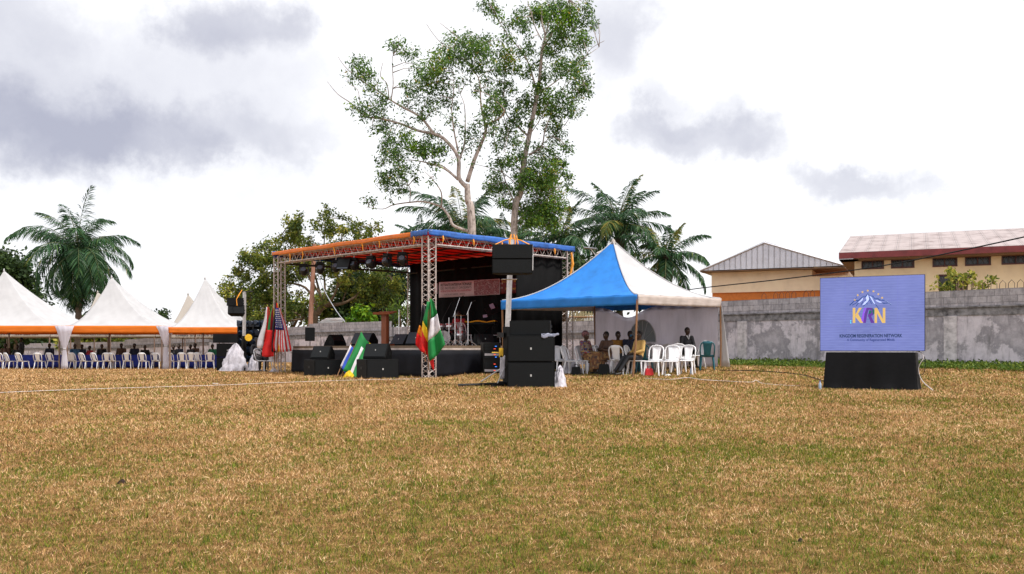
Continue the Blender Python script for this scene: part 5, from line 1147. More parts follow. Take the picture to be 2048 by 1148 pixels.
# --- solar lamp, utility pole, cables
sp_ = W(1188, 508, 44); sb = at(1186, 44); t = thing('solar_lamp', 'small solar panel street lamp peeking over the tent slope before the palms', 'street lamp', sb); zz = sp_.z-sb.z
MB().cyl((0, 0, 0), (.15, 0, zz), .05).build('pole', m_alu, t); MB().box((-.15, 0, zz+.28), (.62, .5, .04), ry(R(6))).build('solar_panel', mat('solar_panel', (.35, .37, .42), .2), t); MB().box((.35, -.1, zz+.12), (.4, .16, .05), ry(R(-25))).build('lamp_head', m_white_pl, t); MB().tube([(.12, 0, zz-.05), (-.02, 0, zz+.14), (-.12, 0, zz+.27)], .025, 5).build('bracket', m_alu, t)
ub_ = at(617, 64); t = thing('utility_pole', 'leaning reddish wooden utility pole behind the wall under the stage roof', 'utility pole', ub_); tp_ = W(629, 488, 64)-ub_; MB().tube([(0, 0, 0), tuple(tp_)], [.19, .14], 9).build('post', mat('reddish_timber', (.38, .19, .13), .8, .25, 7, stretch=(5, 5, .5)), t)
MB().tube([tuple(tp_-Vector((.3, .1, .3))), tuple(tp_-Vector((-.3, .1, .3)))], .03, 4).build('crossarm', m_wood, t)
def cable(name, label, pts, r_, mt): 
    m = MB(pts[0]); branchy(m, pts, r_, r_, 5); o = m.build(name, mt, None, True); o.location = pts[0]; return tag(o, label, 'cable')
cable('overhead_cable', 'black overhead power cable sagging across the two buildings', [W(1300, 592, 42), W(1395, 577, 38), W(1550, 560, 35), W(1709, 540, 32.5), W(1839, 518, 30), W(2048, 474, 26), W(2300, 415, 22)], .022, m_black)
cable('hanging_cable', 'pale loose cable drooping from the utility pole to the wall', [W(629, 500, 63.8), W(640, 560, 62), W(665, 610, 60), (W(690, 645, 58.8))], .03, mat('grey_cable', (.35, .36, .4)))
cable('rope', 'white cord lying across the grass toward the stage', [at(-40, 19.8, .03), at(60, 20.6, .03), at(180, 21.6, .03), at(300, 22.6, .03), at(430, 23.6, .03), at(560, 24.4, .03), at(700, 24.9, .03), at(840, 25.6, .03)], .0055, mat('white_cord', (.75, .70, .72)))
cable('ground_wire', 'thin pale wire looping on the grass between tent and screen', [at(1290, 24.0, .03), at(1340, 23.3, .03), at(1375, 23.5, .07), at(1400, 23.1, .05), at(1440, 23.3, .02), at(1500, 23.2, .03), at(1512, 23.4, .08), at(1530, 23.2, .02), at(1600, 23.4, .02)], .0055, mat('white_cord', (.7, .66, .68)))
cable('ground_wire', 'dark wire along the weeds between the tent and the screen', [at(1440, 27.5, .04), at(1520, 27.0, .05), at(1600, 26.5, .03), at(1650, 25, .03)], .014, m_black)
# bamboo fence behind tent
t = thing('bamboo_fence', 'pale bamboo stick fence above the wall beside the stage', 'fence', at(1163, 45)); of_ = t.location.copy(); m = MB(of_)
for i in range(26): px = 1140+i*2.0; m.cyl(W(px, 645, 45.4), W(px+random.uniform(-.6, .6), 624+random.uniform(-3, 3), 45.4), .022, n=5)
m.build('sticks', mat('bamboo', (.42, .36, .2)), t); m = MB(of_); m.cyl(W(1138, 634, 45.35), W(1192, 634, 45.35), .03); m.build('rail', m_wood, t)

# ================================================================ LED SCREEN
sl, sr = W(1640, 700, 23.1), W(1850, 700, 21.95); 
zb0 = E+(HZ-702)*22.5/F; zt0 = E+(HZ-552)*22.5/F
sxd = (sr-sl); sxd.z = 0; SWd = sxd.length; sxd.normalize(); syd = Vector((-sxd.y, sxd.x, 0)) # away from camera
sc_ = vpl((sl+sr)/2, g(9, 22.5)); SH = zt0-zb0; yaw = math.atan2(sxd.y, sxd.x)
t = thing('led_screen', 'large lavender blue LED screen showing a mountain logo above black cloth', 'screen', sc_, yaw); zc0 = zb0-sc_.z
MB().box((0, .07, zc0+SH/2), (SWd, .14, SH)).build('cabinet', m_black, t)
k = NT('lit_screen'); tcn = k.n('ShaderNodeTexCoord'); sp2 = k.n('ShaderNodeSeparateXYZ'); k.l(tcn.outputs['Object'], sp2.inputs[0])
wv = k.n('ShaderNodeMath', operation='SINE'); mu = k.n('ShaderNodeMath', operation='MULTIPLY'); k.l(sp2.outputs[2], mu.inputs[0]); mu.inputs[1].default_value = 95; k.l(mu.outputs[0], wv.inputs[0])
nz = k.noise(k.coord((.7, 1, 9)), 5, 5, .7); big = k.noise(k.coord(), .9, 2); sA = srgb(138, 150, 220); sB = srgb(118, 130, 203)
c = k.mix(k.ramp(nz, [(.35, (0, 0, 0)), (.65, (1, 1, 1))]), sA, sB); ln_ = k.ramp(wv.outputs[0], [(0, (.9, .9, .92)), (.5, (1, 1, 1)), (1, (1.03, 1.03, 1.02))])
c = k.mix(1.0, c, ln_, 'MULTIPLY'); c = k.mix(k.ramp(big, [(.4, (0, 0, 0)), (.65, (.35, .35, .35))]), c, srgb(150, 160, 240))
k.p.inputs['Base Color'].default_value = (.01, .01, .012, 1); k.p.inputs['Roughness'].default_value = .6; k.l(c, k.p.inputs['Emission Color']); k.p.inputs['Emission Strength'].default_value = .60
pn = MB().box((0, -.004, zc0+SH/2), (SWd-.02, .012, SH-.02)).build('display', k.m, t)
def sc2(u, v): return Vector(((u-.5)*SWd, 0, zc0+SH*v))
seam = MB()
for r_ in (1/3, 2/3): seam.box(sc2(.5, r_)+Vector((0, -.0115, 0)), (SWd*.97, .002, .004))
for c_i in (.25, .5, .75): seam.box(sc2(c_i, .5)+Vector((0, -.0115, 0)), (.0025, .002, SH*.98))
seam.build('module_seams', emit('seam_glow', srgb(85, 88, 165), .7), pn)
def E_(n, c, s=.62): return emit('screen_'+n, srgb(*c), s)
def flat(polys, name, mt, y=-.014):
    m = MB()
    for pl in polys:
        q_ = [sc2(a_, b_)+Vector((0, y, 0)) for a_, b_ in pl]; m.slab(q_, .002)
    return m.build(name, mt, pn)
# coordinates on the screen read off the photo: zoom px (62..735, 372..835)
def zz2(x, y): return ((x-62)/(730-62), 1-(y-(372-26*(x-62)/668))/(835-(372-26*(x-62)/668)))
def zp(l): return [zz2(*p) for p in l]
gold = E_('gold', (188, 158, 92)); navy_e = E_('navy', (28, 62, 120)); pale_e = E_('pale', (170, 185, 240)); purple = E_('purple', (78, 40, 130)); green_e = E_('green', (20, 84, 80)); teal_e = E_('teal', (18, 70, 120))
m = MB()
ridge = [(258,545),(290,515),(318,512),(345,490),(360,492),(376,470),(392,488),(408,486),(420,505),(440,500),(462,512),(480,512),(525,540)]
for w_, mt_, y_ in ((5.5, navy_e, -.014),):
    m = MB(); pts = [sc2(*zz2(*p))+Vector((0, y_, 0)) for p in ridge]
    for a_, b_ in zip(pts, pts[1:]): m.tube([a_, b_], .011, 4)
    for l_ in ([(376,470),(368,500),(380,515),(362,535),(345,552)],[(376,478),(395,505),(405,525),(430,545),(445,568)],[(345,490),(335,515),(315,530),(300,550)],[(420,505),(445,520),(470,530),(500,532)],[(318,512),(300,530),(275,545)],[(345,520),(330,545)],[(440,502),(455,520),(480,535)],[(360,510),(372,540)],[(392,490),(385,510),(400,535)]):
        q_ = [sc2(*zz2(*p))+Vector((0, y_, 0)) for p in l_]
        for a_, b_ in zip(q_, q_[1:]): m.tube([a_, b_], .008, 4)
    m.build('mountain_outline', mt_, pn)
flat([zp([(376,474),(362,498),(368,512),(352,528),(340,545),(356,540),(374,522),(384,506)]), zp([(345,494),(330,512),(312,528),(322,528),(342,512)]), zp([(420,508),(432,520),(452,528),(470,526),(446,516)]), zp([(384,484),(398,508),(410,530),(424,540),(408,510),(398,490)])], 'snow', pale_e, -.020)
# stars and arc
m = MB(); cx_, cy_ = 378, 535
arc = [(292+i*0, 0) for i in range(1)]
st_p = [(292,512),(311,481),(341,461),(375,452),(411,456),(442,474),(466,497)]
for x, y in st_p:
    u_, v_ = zz2(x, y); c = sc2(u_, v_)+Vector((0, -.018, 0)); m.slab([c+Vector((math.cos(math.pi/2+j*math.pi/5)*(.034 if j % 2 == 0 else .015), 0, math.sin(math.pi/2+j*math.pi/5)*(.034 if j % 2 == 0 else .015))) for j in range(10)][::-1], .003)
m.build('stars', gold, pn)
m = MB(); q_ = [sc2(*zz2(*p))+Vector((0, -.013, 0)) for p in st_p]
for a_, b_ in zip(q_, q_[1:]): m.tube([a_, b_], .004, 4)
m.build('arc_line', navy_e, pn)
def K(l, nm, mt, y=-.016): return flat([zp(p) for p in l], nm, mt, y)
K([[(278,561),(295,561),(295,657),(278,657)],[(295,606),(318,561),(337,561),(303,613)],[(303,600),(312,597),(347,657),(327,657),(295,618)]], 'letter_k', gold)
K([[(352,562),(366,560),(352,600),(346,657),(334,640),(342,598)]], 'river_band', E_('violet', (120, 70, 200)), -.019)
K([[(368,560),(384,560),(372,600),(362,657),(346,657),(354,600)]], 'letter_r_stem', purple)
K([[(384,560),(404,562),(416,575),(417,595),(408,608),(396,613),(418,657),(396,657),(376,612),(378,600),(392,596),(399,588),(398,578),(390,573),(380,573)]], 'letter_r', purple, -.018)
K([[(384,578),(390,575),(398,580),(400,590),(392,598),(380,600)],[(404,562),(417,575),(417,596),(410,606),(405,585)]], 'letter_r_inset', green_e, -.021)
K([[(418,561),(434,561),(434,657),(418,657)],[(434,561),(474,640),(474,657),(466,657),(434,595)],[(470,561),(486,561),(486,657),(470,657)]], 'letter_n', gold)
K([[(262,640),(268,640),(268,648),(262,648)],[(262,652),(268,652),(268,660),(262,660)]], 'cyan_mark', E_('cyan', (60, 200, 240)))
cu, cv = zz2(392, 738); wu = (588-197)/668*SWd
fitted('KINGDOM REGENERATION NETWORK', wu*1.02, .088, emit('screen_ink', srgb(8, 40, 80), .5), pn, frame4(sc2(cu, cv)+Vector((0, -.014, 0)), Vector((1, 0, 0))), bold=.035)
cu, cv = zz2(392, 766); fitted('A Community of Regenerated Minds', (545-241)/668*SWd, .082, E_('slate', (20, 40, 100)), pn, frame4(sc2(cu, cv)+Vector((0, -.014, 0)), Vector((1, 0, 0))), bold=.02)
# black cloth base
sb_ = thing('screen_plinth', 'plinth under the screen wrapped in black cloth touching the grass', 'plinth', vpl(sc_, sc_.z), yaw)
def ringp(u, v):
    per = u*4; k_ = int(per) % 4; f_ = per-int(per); a_, d_ = 1.04+.06*v+ (.0), .42+.12*v; cs_ = [(-a_, -d_+.3), (a_, -d_+.3), (a_, d_+.3), (-a_, d_+.3)]; p, q = cs_[k_], cs_[(k_+1) % 4]
    x, y = p[0]+(q[0]-p[0])*f_, p[1]+(q[1]-p[1])*f_; nrm = [(0, -1), (1, 0), (0, 1), (-1, 0)][k_]; w_ = (.03*math.sin(u*88)+.03*math.sin(u*37+1))*v*(math.sin(f_*math.pi)**.5) + .05*max(0, v-.85)*5*abs(math.sin(u*60))*.6
    return Vector((x+nrm[0]*w_-.02, y+nrm[1]*w_, (zc0-.03)*(1-v)-.01+.02*math.sin(u*50)*(v > .9)))
m = MB(); m.grid(ringp, 160, 14); m.build('cloth', mat('sheeny_black_cloth', (.004, .004, .005), .45, .3, 3, bump=.7, bscale=5, spec=.14), sb_, True); MB().box((-.02, .3, zc0-.045), (2.06, .82, .02)).build('top_board', m_black, sb_)
m = MB(); 
cable('screen_cable', 'pale wires dangling from the right corner of the screen to the grass', [sc_+sxd*1.06+Vector((0, .1, zc0+.01)), sc_+sxd*1.20+Vector((0, 0, zc0-.12)), sc_+sxd*1.08+Vector((0, 0, .55)), sc_+sxd*1.16+Vector((0, 0, .25)), sc_+sxd*1.36+Vector((0, -.1, .02))], .009, mat('white_cord', (.7, .66, .68)))
cable('screen_cable', 'black looped cable under the right corner of the screen', [sc_+sxd*1.10+Vector((0, .1, zc0+.02)), sc_+sxd*1.26+Vector((0, .1, zc0-.15)), sc_+sxd*1.24+Vector((0, .1, .42)), sc_+sxd*1.04+Vector((0, .1, .38))], .010, m_black)

# ================================================================ CHAIRS
def chair_proto(name, label, mt, group, loc, rot):
    """stackable plastic chair, facing -Y (sitter looks towards -Y)"""
    t = thing(name, label, 'chair', loc, rot, group)
    def seat(u, v): x = (u-.5)*(.44-.05*v); y = -.22+.42*v; return Vector((x, y, .435-.018*math.cos((u-.5)*math.pi)*math.sin(v*math.pi)-.02*max(0, .12-v)*6))
    MB().grid(seat, 8, 8, .022).build('seat', mt, t, True)
    for sx in (-1, 1):
        m = MB(); m.tube([(sx*.185, -.19, .425), (sx*.225, -.235, 0)], [.030, .020], 4); m.build('leg', mt, t)
        m = MB(); m.tube([(sx*.175, .18, .43), (sx*.215, .27, 0)], [.032, .020], 4); m.build('leg', mt, t)
    m = MB()
    def bk(s_, z): return Vector((s_, .20+.16*(z-.42)/.46, z))
    out = [bk(-.20, .42), bk(-.215, .60), bk(-.215, .74), bk(-.185, .82), bk(-.12, .87), bk(0, .885), bk(.12, .87), bk(.185, .82), bk(.215, .74), bk(.215, .60), bk(.20, .42)]
    m.tube(out, .021, 5)
    m.grid(lambda u, v: bk((u-.5)*(.20+.09*v*v), .44+.43*v)+Vector((0, .02*math.sin(u*math.pi), 0)), 6, 8, .012)
    m.tube([bk(-.2, .46), bk(0, .45)+Vector((0, .01, 0)), bk(.2, .46)], .022, 5)
    m.build('backrest', mt, t, True); return t
cw = 'white plastic chairs'; wproto = None
chairs = [(1121, 28.2, 20, 'leftmost white plastic chair under the blue tent, next to the subwoofers', 'w'), (1147, 27.6, 60, 'white plastic chair between the leftmost chair and the woman in patterned dress', 'w'),
 (1186, 30.0, 10, 'white plastic chair half hidden behind the two seated women', 'w'), (1214, 27.9, 70, 'white plastic chair holding the person in brown top', 'w'), (1238, 27.2, 155, 'white plastic chair just left of the man in the tan jacket', 'w'),
 (1174, 27.9, 40, 'white plastic chair under the woman in the patterned dress', 'w'), (1274, 27.0, 62, 'white plastic chair under the man in the tan jacket', 'w'), (1237, 29.2, 0, 'white plastic chair under the man in the mustard shirt', 'w'), (1262, 29.6, 0, 'white plastic chair of the masked man behind the tan jacket', 'w'),
 (1307, 26.1, -25, 'empty white chair at the front of the tent, above the red bag', 'w'), (1342, 26.2, -18, 'empty white chair at the front of the tent, second to the right of the post', 'w'),
 (1373, 26.9, -22, 'empty white chair in front of the man in the dark suit', 'w'), (1357, 27.9, -10, 'white chair partly hidden between the two front empty chairs and the suited man', 'w'), (1390, 28.6, -70, 'white chair beside the teal one at the right of the tent', 'w'), (1372, 29.4, 10, 'white plastic chair under the man in the dark suit', 'w'),
 (1330, 28.0, -25, 'dusty grey chair in the second row of the tent', 'g'), (1297, 29.2, -15, 'beige backed chair at the back of the tent near the arched window', 'g'), (1334, 30.4, 0, 'dusty chair against the side wall below the arched window', 'g'),
 (1414, 28.0, 170, 'teal plastic chair at the right corner of the tent', 't'), (1289, 28.2, 160, 'dark teal chair behind the tent post', 't')]
protos = {}
for px, Y, a_, lab, c_ in chairs:
    loc = at(px, Y); rot = R(a_)
    if c_ not in protos:
        protos[c_] = chair_proto('plastic_chair', lab, {'w': m_white_pl, 'g': m_grey_pl, 't': m_teal_pl}[c_], {'w': cw, 'g': 'dusty grey chairs', 't': 'teal chairs'}[c_], loc, rot)
    else: copy_tree(protos[c_], loc, rot, lab)
ordw = ['first', 'second', 'third', 'fourth', 'fifth', 'sixth', 'seventh', 'eighth', 'ninth', 'tenth', 'eleventh']
def lchairs(pxs, Y, what, rot):
    for i, px in enumerate(pxs):
        copy_tree(protos['w'], at(px, Y+random.uniform(-.3, .3)), R(rot+random.uniform(-28, 28)), 'white plastic chair, %s from the left in the front row under the %s marquee' % (ordw[i], what))
lchairs([5, 23, 46, 80, 106], MY+.7, 'leftmost', 172)
lchairs([141, 152, 172, 196, 215, 229, 256, 288, 313], MY+.7, 'second', 172)
lchairs([345, 366, 384, 401, 420], MY-.6, 'rightmost', 172)
for i, (px, Y) in enumerate(((-20, 52.5), (64, 53), (120, 53.5), (186, 53.5), (240, 53), (300, 53.5), (352, 51.5), (395, 52))):
    copy_tree(protos['w'], at(px, Y), R(random.uniform(-20, 20)), ['white chair beyond the table under the leftmost marquee, at the photo edge', 'white chair beyond the table behind the standing person', 'white chair seen through the tied curtain of the first post', 'white chair beyond the table, second marquee, left', 'white chair beyond the table, second marquee, middle', 'white chair beyond the table, second marquee, right', 'white chair beyond the table, rightmost marquee, left', 'white chair beyond the table, rightmost marquee, right'][i])
copy_tree(protos['w'], at(528, 34.6), R(60), 'white plastic chair half hidden behind the flags at the left truss tower')
for i, (px, Y) in enumerate(((928, 33.2), (992, 33.8))): copy_tree(protos['w'], deck(px, Y), R(30-40*i), ['white plastic chair on the stage behind the boom stands', 'white plastic chair on the stage right of the yellow keyboard'][i])
# tables under the marquees
def table(label, px, Y, w):
    b_ = at(px, Y); t = thing('banquet_table', label, 'table', b_, 0, 'tables under the marquees')
    MB().box((0, 0, .72), (w, .8, .04)).build('tabletop', m_wood, t)
    for sx in (-1, 1):
        for sy in (-1, 1): MB().cyl((sx*(w/2-.1), sy*.32, 0), (sx*(w/2-.1), sy*.32, .7), .02).build('leg', m_dark_steel, t)
    c_ = MB(); 
    def fn(u, v):
        a_ = u*2*math.pi; x, y = math.cos(a_), math.sin(a_); k_ = 1/max(abs(x), abs(y)); x *= k_; y *= k_; f_ = .02*math.sin(u*2*math.pi*22)*v; return Vector((x*(w/2+.03+f_), y*(.43+f_), .75-.68*v))
    c_.grid(fn, 120, 3, .004); c_.box((0, 0, .752), (w+.05, .85, .01)); o = c_.build('tablecloth', m_tabcl, None, True); o.location = b_; tag(o, 'blue tablecloth on the '+label, 'tablecloth', 'blue tablecloths')
table('long table under the leftmost marquee', 52, MY+2.1, 4.3); table('long table under the second marquee, left half', 176, MY+2.1, 2.4); table('long table under the second marquee, right half', 268, MY+2.1, 2.4); table('long table under the rightmost marquee', 392, MY+.9, 3.0)

# ================================================================ PEOPLE
def remeshed(mb, vox, mt, name, it=3):
    o = link('tmp', mb.mesh('tmp')); md = o.modifiers.new('r', 'REMESH'); md.mode = 'VOXEL'; md.voxel_size = vox; md.use_smooth_shade = True
    sm = o.modifiers.new('s', 'SMOOTH'); sm.iterations = it; sm.factor = .5
    dg = bpy.context.evaluated_depsgraph_get(); me = bpy.data.meshes.new_from_object(o.evaluated_get(dg)); bpy.data.objects.remove(o); me.name = name; me.materials.clear(); me.materials.append(mt); me.shade_smooth(); return me
def caps(mb, pts, rad, n=10):
    for p, r_ in zip(pts, rad): mb.ball(p, r_*.99, 8)
    mb.tube(pts, rad, n)
def person(label, loc, rot, top, legs, pose='sit', knee=.0, lean=0.0, hat=None, skirt_=False, sleeves=True, arms='lap', scale=1.0, headturn=0, feet_out=0.0, vox=.011):
    """faces -Y. pose sit: pelvis on a 0.45 m seat"""
    t = thing('person', label, 'person', loc, rot); t.scale = (scale,)*3
    V_ = Vector
    if pose == 'sit':
        pel = V_((0, .04, .54)); ch = V_((0, .08+lean*.5, .83)); nk = V_((0, .06+lean, 1.05)); hd = V_((0, .03+lean*1.2, 1.20)); kn = [V_((s*(.10+knee), -.40, .53)) for s in (-1, 1)]; an = [V_((s*(.11+knee*.6), -.40-feet_out, .09)) for s in (-1, 1)]
    else:
        pel = V_((0, 0, .95)); ch = V_((0, .01, 1.25)); nk = V_((0, 0, 1.48)); hd = V_((0, -.02, 1.63)); kn = [V_((s*.10, -.03, .50)) for s in (-1, 1)]; an = [V_((s*.11, 0, .09)) for s in (-1, 1)]
    sh = [nk+V_((s*.185, .01, -.06)) for s in (-1, 1)]
    if arms == 'lap' and pose == 'sit': el = [sh[i]+V_((s*.06, -.06, -.27)) for i, s in enumerate((-1, 1))]; wr = [V_((s*.10, -.20, .66)) for s in (-1, 1)]
    elif arms == 'fold': el = [sh[i]+V_((s*.05, -.10, -.26)) for i, s in enumerate((-1, 1))]; wr = [ch+V_((-s*.06, -.22, -.02-.04*i)) for i, s in enumerate((-1, 1))]
    elif arms == 'face': el = [sh[i]+V_((s*.03, -.14, -.24)) for i, s in enumerate((-1, 1))]; wr = [hd+V_((s*.05, -.18, -.16)) if i == 0 else V_((s*.10, -.22, .64)) for i, s in enumerate((-1, 1))]
    else: el = [sh[i]+V_((s*.05, .0, -.29)) for i, s in enumerate((-1, 1))]; wr = [sh[i]+V_((s*.07, -.06, -.53)) for i, s in enumerate((-1, 1))]
    b = MB(); caps(b, [pel, ch, nk+V_((0, .01, -.08))], [.135, .145, .09]); b.tube([nk+V_((0, 0, -.1)), hd+V_((0, .01, -.06))], [.06, .052], 10)
    b.ball(hd, .095, 12, (.86, 1.02, 1.22)); b.ball(hd+V_((0, -.035, -.065)), .055, 8, (1, 1, .9))
    b.ball(hd+V_((0, -.100, -.01)), .017, 6, (.8, 1, 1.4)); b.ball(hd+V_((0, -.094, .03)), .03, 6, (1.6, .5, .5)); b.ball(hd+V_((0, -.088, -.055)), .02, 6, (1.3, .7, .6))
    for s in (-1, 1): b.ball(hd+V_((s*.083, .005, -.005)), .024, 6, (.5, .9, 1.3))
    for i, s in enumerate((-1, 1)):
        caps(b, [pel+V_((s*.09, 0, -.02)), kn[i]], [.085, .06]); caps(b, [kn[i], an[i]], [.056, .036]); caps(b, [sh[i], el[i]], [.052, .040]); caps(b, [el[i], wr[i]], [.038, .026])
        fd = (wr[i]-el[i]).normalized(); sd2 = V_((1, 0, 0)) if abs(fd.x) < .8 else V_((0, 0, 1)); sd2 = (sd2-fd*sd2.dot(fd)).normalized(); dn = fd.cross(sd2)
        if dn.z > 0: dn = -dn
        caps(b, [wr[i]+fd*.03, wr[i]+fd*.075], [.030, .034])
        for f_ in range(4):
            o_ = sd2*(f_-1.5)*.019; L_ = (.070, .080, .074, .058)[f_]; p0 = wr[i]+fd*.085+o_; caps(b, [p0, p0+fd*L_*.55+dn*.008, p0+fd*L_*.9+dn*.03], [.0105, .010, .009], 6)
        th = -s; caps(b, [wr[i]+fd*.03+sd2*th*.024, wr[i]+fd*.065+sd2*th*.048+dn*.01, wr[i]+fd*.095+sd2*th*.052+dn*.02], [.013, .012, .010], 6)
    link('body', remeshed(b, vox, m_skin, 'body', 2), t)
    m = MB(); caps(m, [pel+V_((0, 0, .02)), ch, nk+V_((0, .01, -.09))], [.155, .165, .105])
    m.tube([sh[0], sh[1]], .062, 10)
    for i in range(2):
        caps(m, [sh[i], el[i]], [.070, .056]); 
        if sleeves: caps(m, [el[i], el[i].lerp(wr[i], .88)], [.054, .042])
    link('shirt', remeshed(m, .016, top, 'shirt', 3), t)
    m = MB()
    if skirt_:
        m.tube([pel+V_((0, .02, .02)), pel+V_((0, -.18, -.01)), (kn[0]+kn[1])/2, (kn[0]+kn[1])/2+V_((0, -.03, -.14)), (an[0]+an[1])/2+V_((0, -.02, .08))], [.17, .19, .20, .20, .23], 14)
    else:
        caps(m, [pel, pel+V_((0, 0, .06))], [.15, .145])
        for i, s in enumerate((-1, 1)): caps(m, [pel+V_((s*.085, 0, -.015)), kn[i]], [.098, .075]); caps(m, [kn[i], an[i]+V_((0, 0, .05))], [.072, .055])
    link('skirt' if skirt_ else 'trousers', remeshed(m, .018, legs, 'legwear', 3), t)
    m = MB()
    for i in range(2): caps(m, [an[i]+V_((0, .03, -.04)), an[i]+V_((0, -.14, -.055))], [.045, .038])
    for me_n in ('shoes',): link('shoes', remeshed(m, .014, mat('black_leather', (.01, .01, .01), .4), 'shoes', 2), t)
    m = MB(); m.ball(hd+V_((0, .016, .022)), .098, 12, (.90, 1.02, 1.16)); 
    ho = None
    if hat is None:
        v0 = [p for p in m.v]
        link('hair', MB().ball(hd+V_((0, .020, .030)), .094, 12, (.92, 1.0, 1.1)).mesh('hair', m_hair, True), t)
    else:
        hm = MB(); hm.ball(hd+V_((0, .035, .055)), .115, 12, (.95, 1.05, .95)); hm.tube([hd+V_((0, -.09, .03)), hd+V_((.09, 0, .045)), hd+V_((0, .11, .03)), hd+V_((-.09, 0, .045)), hd+V_((0, -.09, .03))], .03, 6); link('head_wrap', hm.mesh('head_wrap', hat, True), t)
    em = MB()
    for s in (-1, 1): em.ball(hd+V_((s*.032, -.088, .012)), .0105, 6)
    link('eyes', em.mesh('eyes', m_eye, True), t)
    return t
def pattern(name, cols, sc):
    k = NT(name); v = k.n('ShaderNodeTexVoronoi'); v.inputs['Scale'].default_value = sc; k.l(k.coord(), v.inputs['Vector']); s_ = k.n('ShaderNodeSeparateColor'); k.l(v.outputs['Color'], s_.inputs[0])
    r_ = k.ramp(s_.outputs[0], [(i/len(cols), c) for i, c in enumerate(cols)]); k.l(r_, k.p.inputs['Base Color']); k.p.inputs['Roughness'].default_value = .8; return k.m
m_pat1 = pattern('floral_print', [(.02, .02, .03), (.30, .04, .04), (.04, .08, .22), (.35, .22, .05), (.25, .20, .18)], 22); m_pat2 = pattern('brown_wax_print', [(.10, .035, .015), (.22, .09, .03), (.05, .03, .03), (.28, .16, .06)], 16); m_hw = pattern('pink_head_wrap', [(.20, .06, .07), (.06, .03, .05), (.30, .14, .14)], 30)
m_suit = mat('black_suit', (.010, .010, .014), .6, .1); m_brown = mat('brown_blouse', (.10, .05, .03), .7, .15); m_must = mat('mustard_shirt', (.33, .15, .02), .7, .1); m_tan = mat('tan_jacket', (.60, .38, .12), .7, .1); m_dkblue = mat('dark_blue_shirt', (.015, .02, .045), .7); m_grn = mat('green_shirt', (.01, .16, .07), .7); m_lblue = mat('light_blue_shirt', (.05, .16, .30), .7); m_redsh = mat('red_shirt', (.35, .012, .02), .7)
def seat_at(px, Y, dz=0): return at(px, Y, dz)
person('seated woman in a floral dress and head wrap under the blue tent', at(1174, 27.9), R(50), m_pat1, m_pat2, hat=m_hw, skirt_=True, arms='lap', vox=.010)
person('seated person in brown top and wax print skirt beside the woman in floral dress', at(1212, 27.85), R(-50), m_brown, m_pat2, skirt_=True, arms='fold', lean=-.03)
person('seated man in a mustard shirt behind the women under the tent', at(1237, 29.3), R(15), m_must, m_suit, arms='fold')
mk = person('seated man in dark clothes with a pale blue mask behind the tan jacket man', at(1261, 29.3), R(10), m_dkblue, m_suit, arms='face')
MB().ball((0, -.075, 1.16), .05, 8, (1.1, .6, .9)).build('mask', m_lblue, mk, True)
person('man in a tan jacket seated with legs stretched left beside the tent post', at(1274, 27.0), R(-62), m_tan, m_suit, arms='lap', feet_out=.30, lean=.03)
sm_ = person('seated man in a dark suit with white collar near the side wall', at(1374, 29.3), R(20), m_suit, m_suit, arms='lap', lean=-.05)
MB().tube([(-.05, -.06, 1.06), (0, -.115, .93), (.05, -.06, 1.06)], .018, 6).build('collar', m_white_pl, sm_)
person('person in black seated below the flags at the left truss tower', at(516, 34.9), R(40), m_suit, m_suit, arms='lap')
person('drummer in a red shirt seated behind the drums on stage', deck(917, 34.0), R(-15), m_redsh, m_suit, arms='lap')
# distant people, from shared meshes
fp = [(34, 51.8, 'sit', m_suit, 'person in black at the table under the leftmost marquee'), (141, 52, 'sit', m_suit, 'person in black right beside the first tied curtain')]
far = [(150, 52.1, m_lblue, 'blue shirted person at the left table end under the second marquee'), (163, 52.4, m_dkblue, 'second person from the left at the second marquee table'), (178, 52.0, m_redsh, 'person with reddish top at the second marquee table'), (204, 52.2, m_suit, 'person in black at the middle of the second marquee table'), (242, 52.0, m_brown, 'brown topped person alone right of middle under the second marquee'), (268, 52.0, m_dkblue, 'dark blue person at the right of the second marquee table'), (290, 52.3, m_suit, 'last person before the second tied curtain'),
       (346, 50.6, m_suit, 'first person from the left at the rightmost marquee table'), (357, 51.0, m_dkblue, 'second smaller person at the rightmost marquee table'), (380, 50.4, m_suit, 'large dark person in the middle of the rightmost marquee table'), (389, 50.8, m_brown, 'person leaning beside the large dark one at the rightmost marquee'), (424, 50.2, m_grn, 'person in a green shirt at the right end of the rightmost marquee table'), (10, 52.0, m_brown, 'person at the photo edge end of the leftmost marquee table'), (98, 52.4, m_dkblue, 'person at the right end of the leftmost marquee table')]
base_p = person('person in black at the table under the leftmost marquee', at(34, 51.8), R(5), m_suit, m_suit, vox=.014); base_p['group'] = 'guests seated under the marquees'
tops = {}
for i, (px, Y, mt, lab) in enumerate(far):
    c_ = copy_tree(base_p, at(px, Y, .02), R(random.uniform(-35, 35)), lab); sc_f = random.uniform(.94, 1.06); c_.scale = (sc_f,)*3
    for ch_ in c_.children:
        if ch_.name.startswith('shirt'):
            if mt.name not in tops: me = ch_.data.copy(); me.materials.clear(); me.materials.append(mt); tops[mt.name] = me
            ch_.data = tops[mt.name]
person('person in black standing behind the table under the leftmost marquee', at(43, 52.6), R(-40), m_suit, m_suit, pose='stand', arms='down', vox=.014)
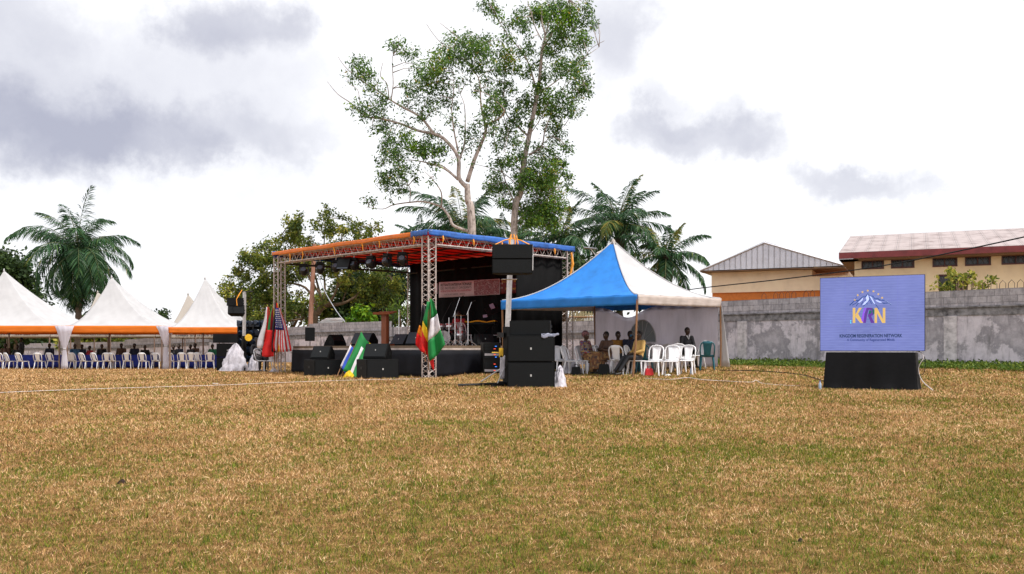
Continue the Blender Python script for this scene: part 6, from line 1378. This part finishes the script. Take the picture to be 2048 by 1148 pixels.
# ================================================================ bags and small things
def bag(label, loc, w, h, d, mt, rot=0):
    t = thing('bag', label, 'bag', loc, rot); MB().box((0, 0, h/2), (w, d, h), taper=.78).build('body', mt, t, bevel=.03); MB().tube([(-w*.22, 0, h*.95), (-w*.15, 0, h*1.28), (w*.15, 0, h*1.28), (w*.22, 0, h*.95)], .012, 5).build('handle', mt, t); return t
bag('red bag on the grass below the front empty chair', at(1298, 26.0), .26, .22, .16, mat('red_bag', (.55, .01, .015), .5)); bag('black handbag on the grass left of the floral dress', at(1152, 27.0), .30, .26, .18, m_black, .3); bag('black rucksack on the grass in front of the brown topped person', at(1208, 26.9), .36, .34, .25, m_black, -.2)
def bottle(label, loc):
    t = thing('water_bottle', label, 'bottle', loc); MB().lathe([(.032, 0), (.034, .05), (.033, .15), (.014, .19), (.014, .21)], (0, 0, 0), 12).build('body', mat('bottle_plastic', (.35, .45, .6), .1), t, True); MB().lathe([(.017, .205), (.017, .225)], (0, 0, 0), 10).build('cap', mat('blue_cap', (.02, .08, .5)), t)
bottle('small water bottle on the grass beside the chair before the suited man', at(1382, 26.7)); bottle('small water bottle lying in the grass left of the screen plinth', at(1640, 21.9))
crumple('paper_packet', 'white and blue packet on the grass under the front chairs', 'packet', at(1335, 26.0), (.26, .16, .05), m_white_pl, 21); crumple('white_cloth', 'white cloth heap on the grass under the leftmost tent chairs', 'cloth', at(1138, 28.4), (.9, .4, .42), m_plas_sack, 22)
crumple('grey_cloth', 'small pale cloth heap at the foot of the left truss tower', 'cloth', at(546, 33.4), (.36, .3, .16), m_plas_sack, 23)
crumple('dirt_clod', 'small dark clod of soil on the foreground grass at left', 'clod', at(243, 7.0), (.075, .06, .035), mat('dark_soil', (.03, .015, .01), .95), 24); crumple('dirt_clod', 'tiny dark clod in the right foreground grass', 'clod', at(1600, 4.9), (.035, .03, .02), mat('dark_soil', (.03, .015, .01)), 25)
m = MB(); m.grid(lambda u, v: Vector(((u-.5)*.085, (v-.5)*.03*math.sin(math.pi*min(1, max(.06, u))), .028+.012*math.sin(u*3))), 8, 3, .002); o = m.build('dry_leaf', mat('dry_leaf', (.62, .42, .2), .8)); o.location = at(410, 7.1); tag(o, 'curled pale dry leaf lying on the left foreground grass', 'leaf')
m = MB(); m.box((0, 0, .03), (.14, .07, .012)); o = m.build('paper_scrap', m_white_pl); o.location = at(431, 24.9); tag(o, 'small white paper scrap on the grass near the white cord', 'paper')
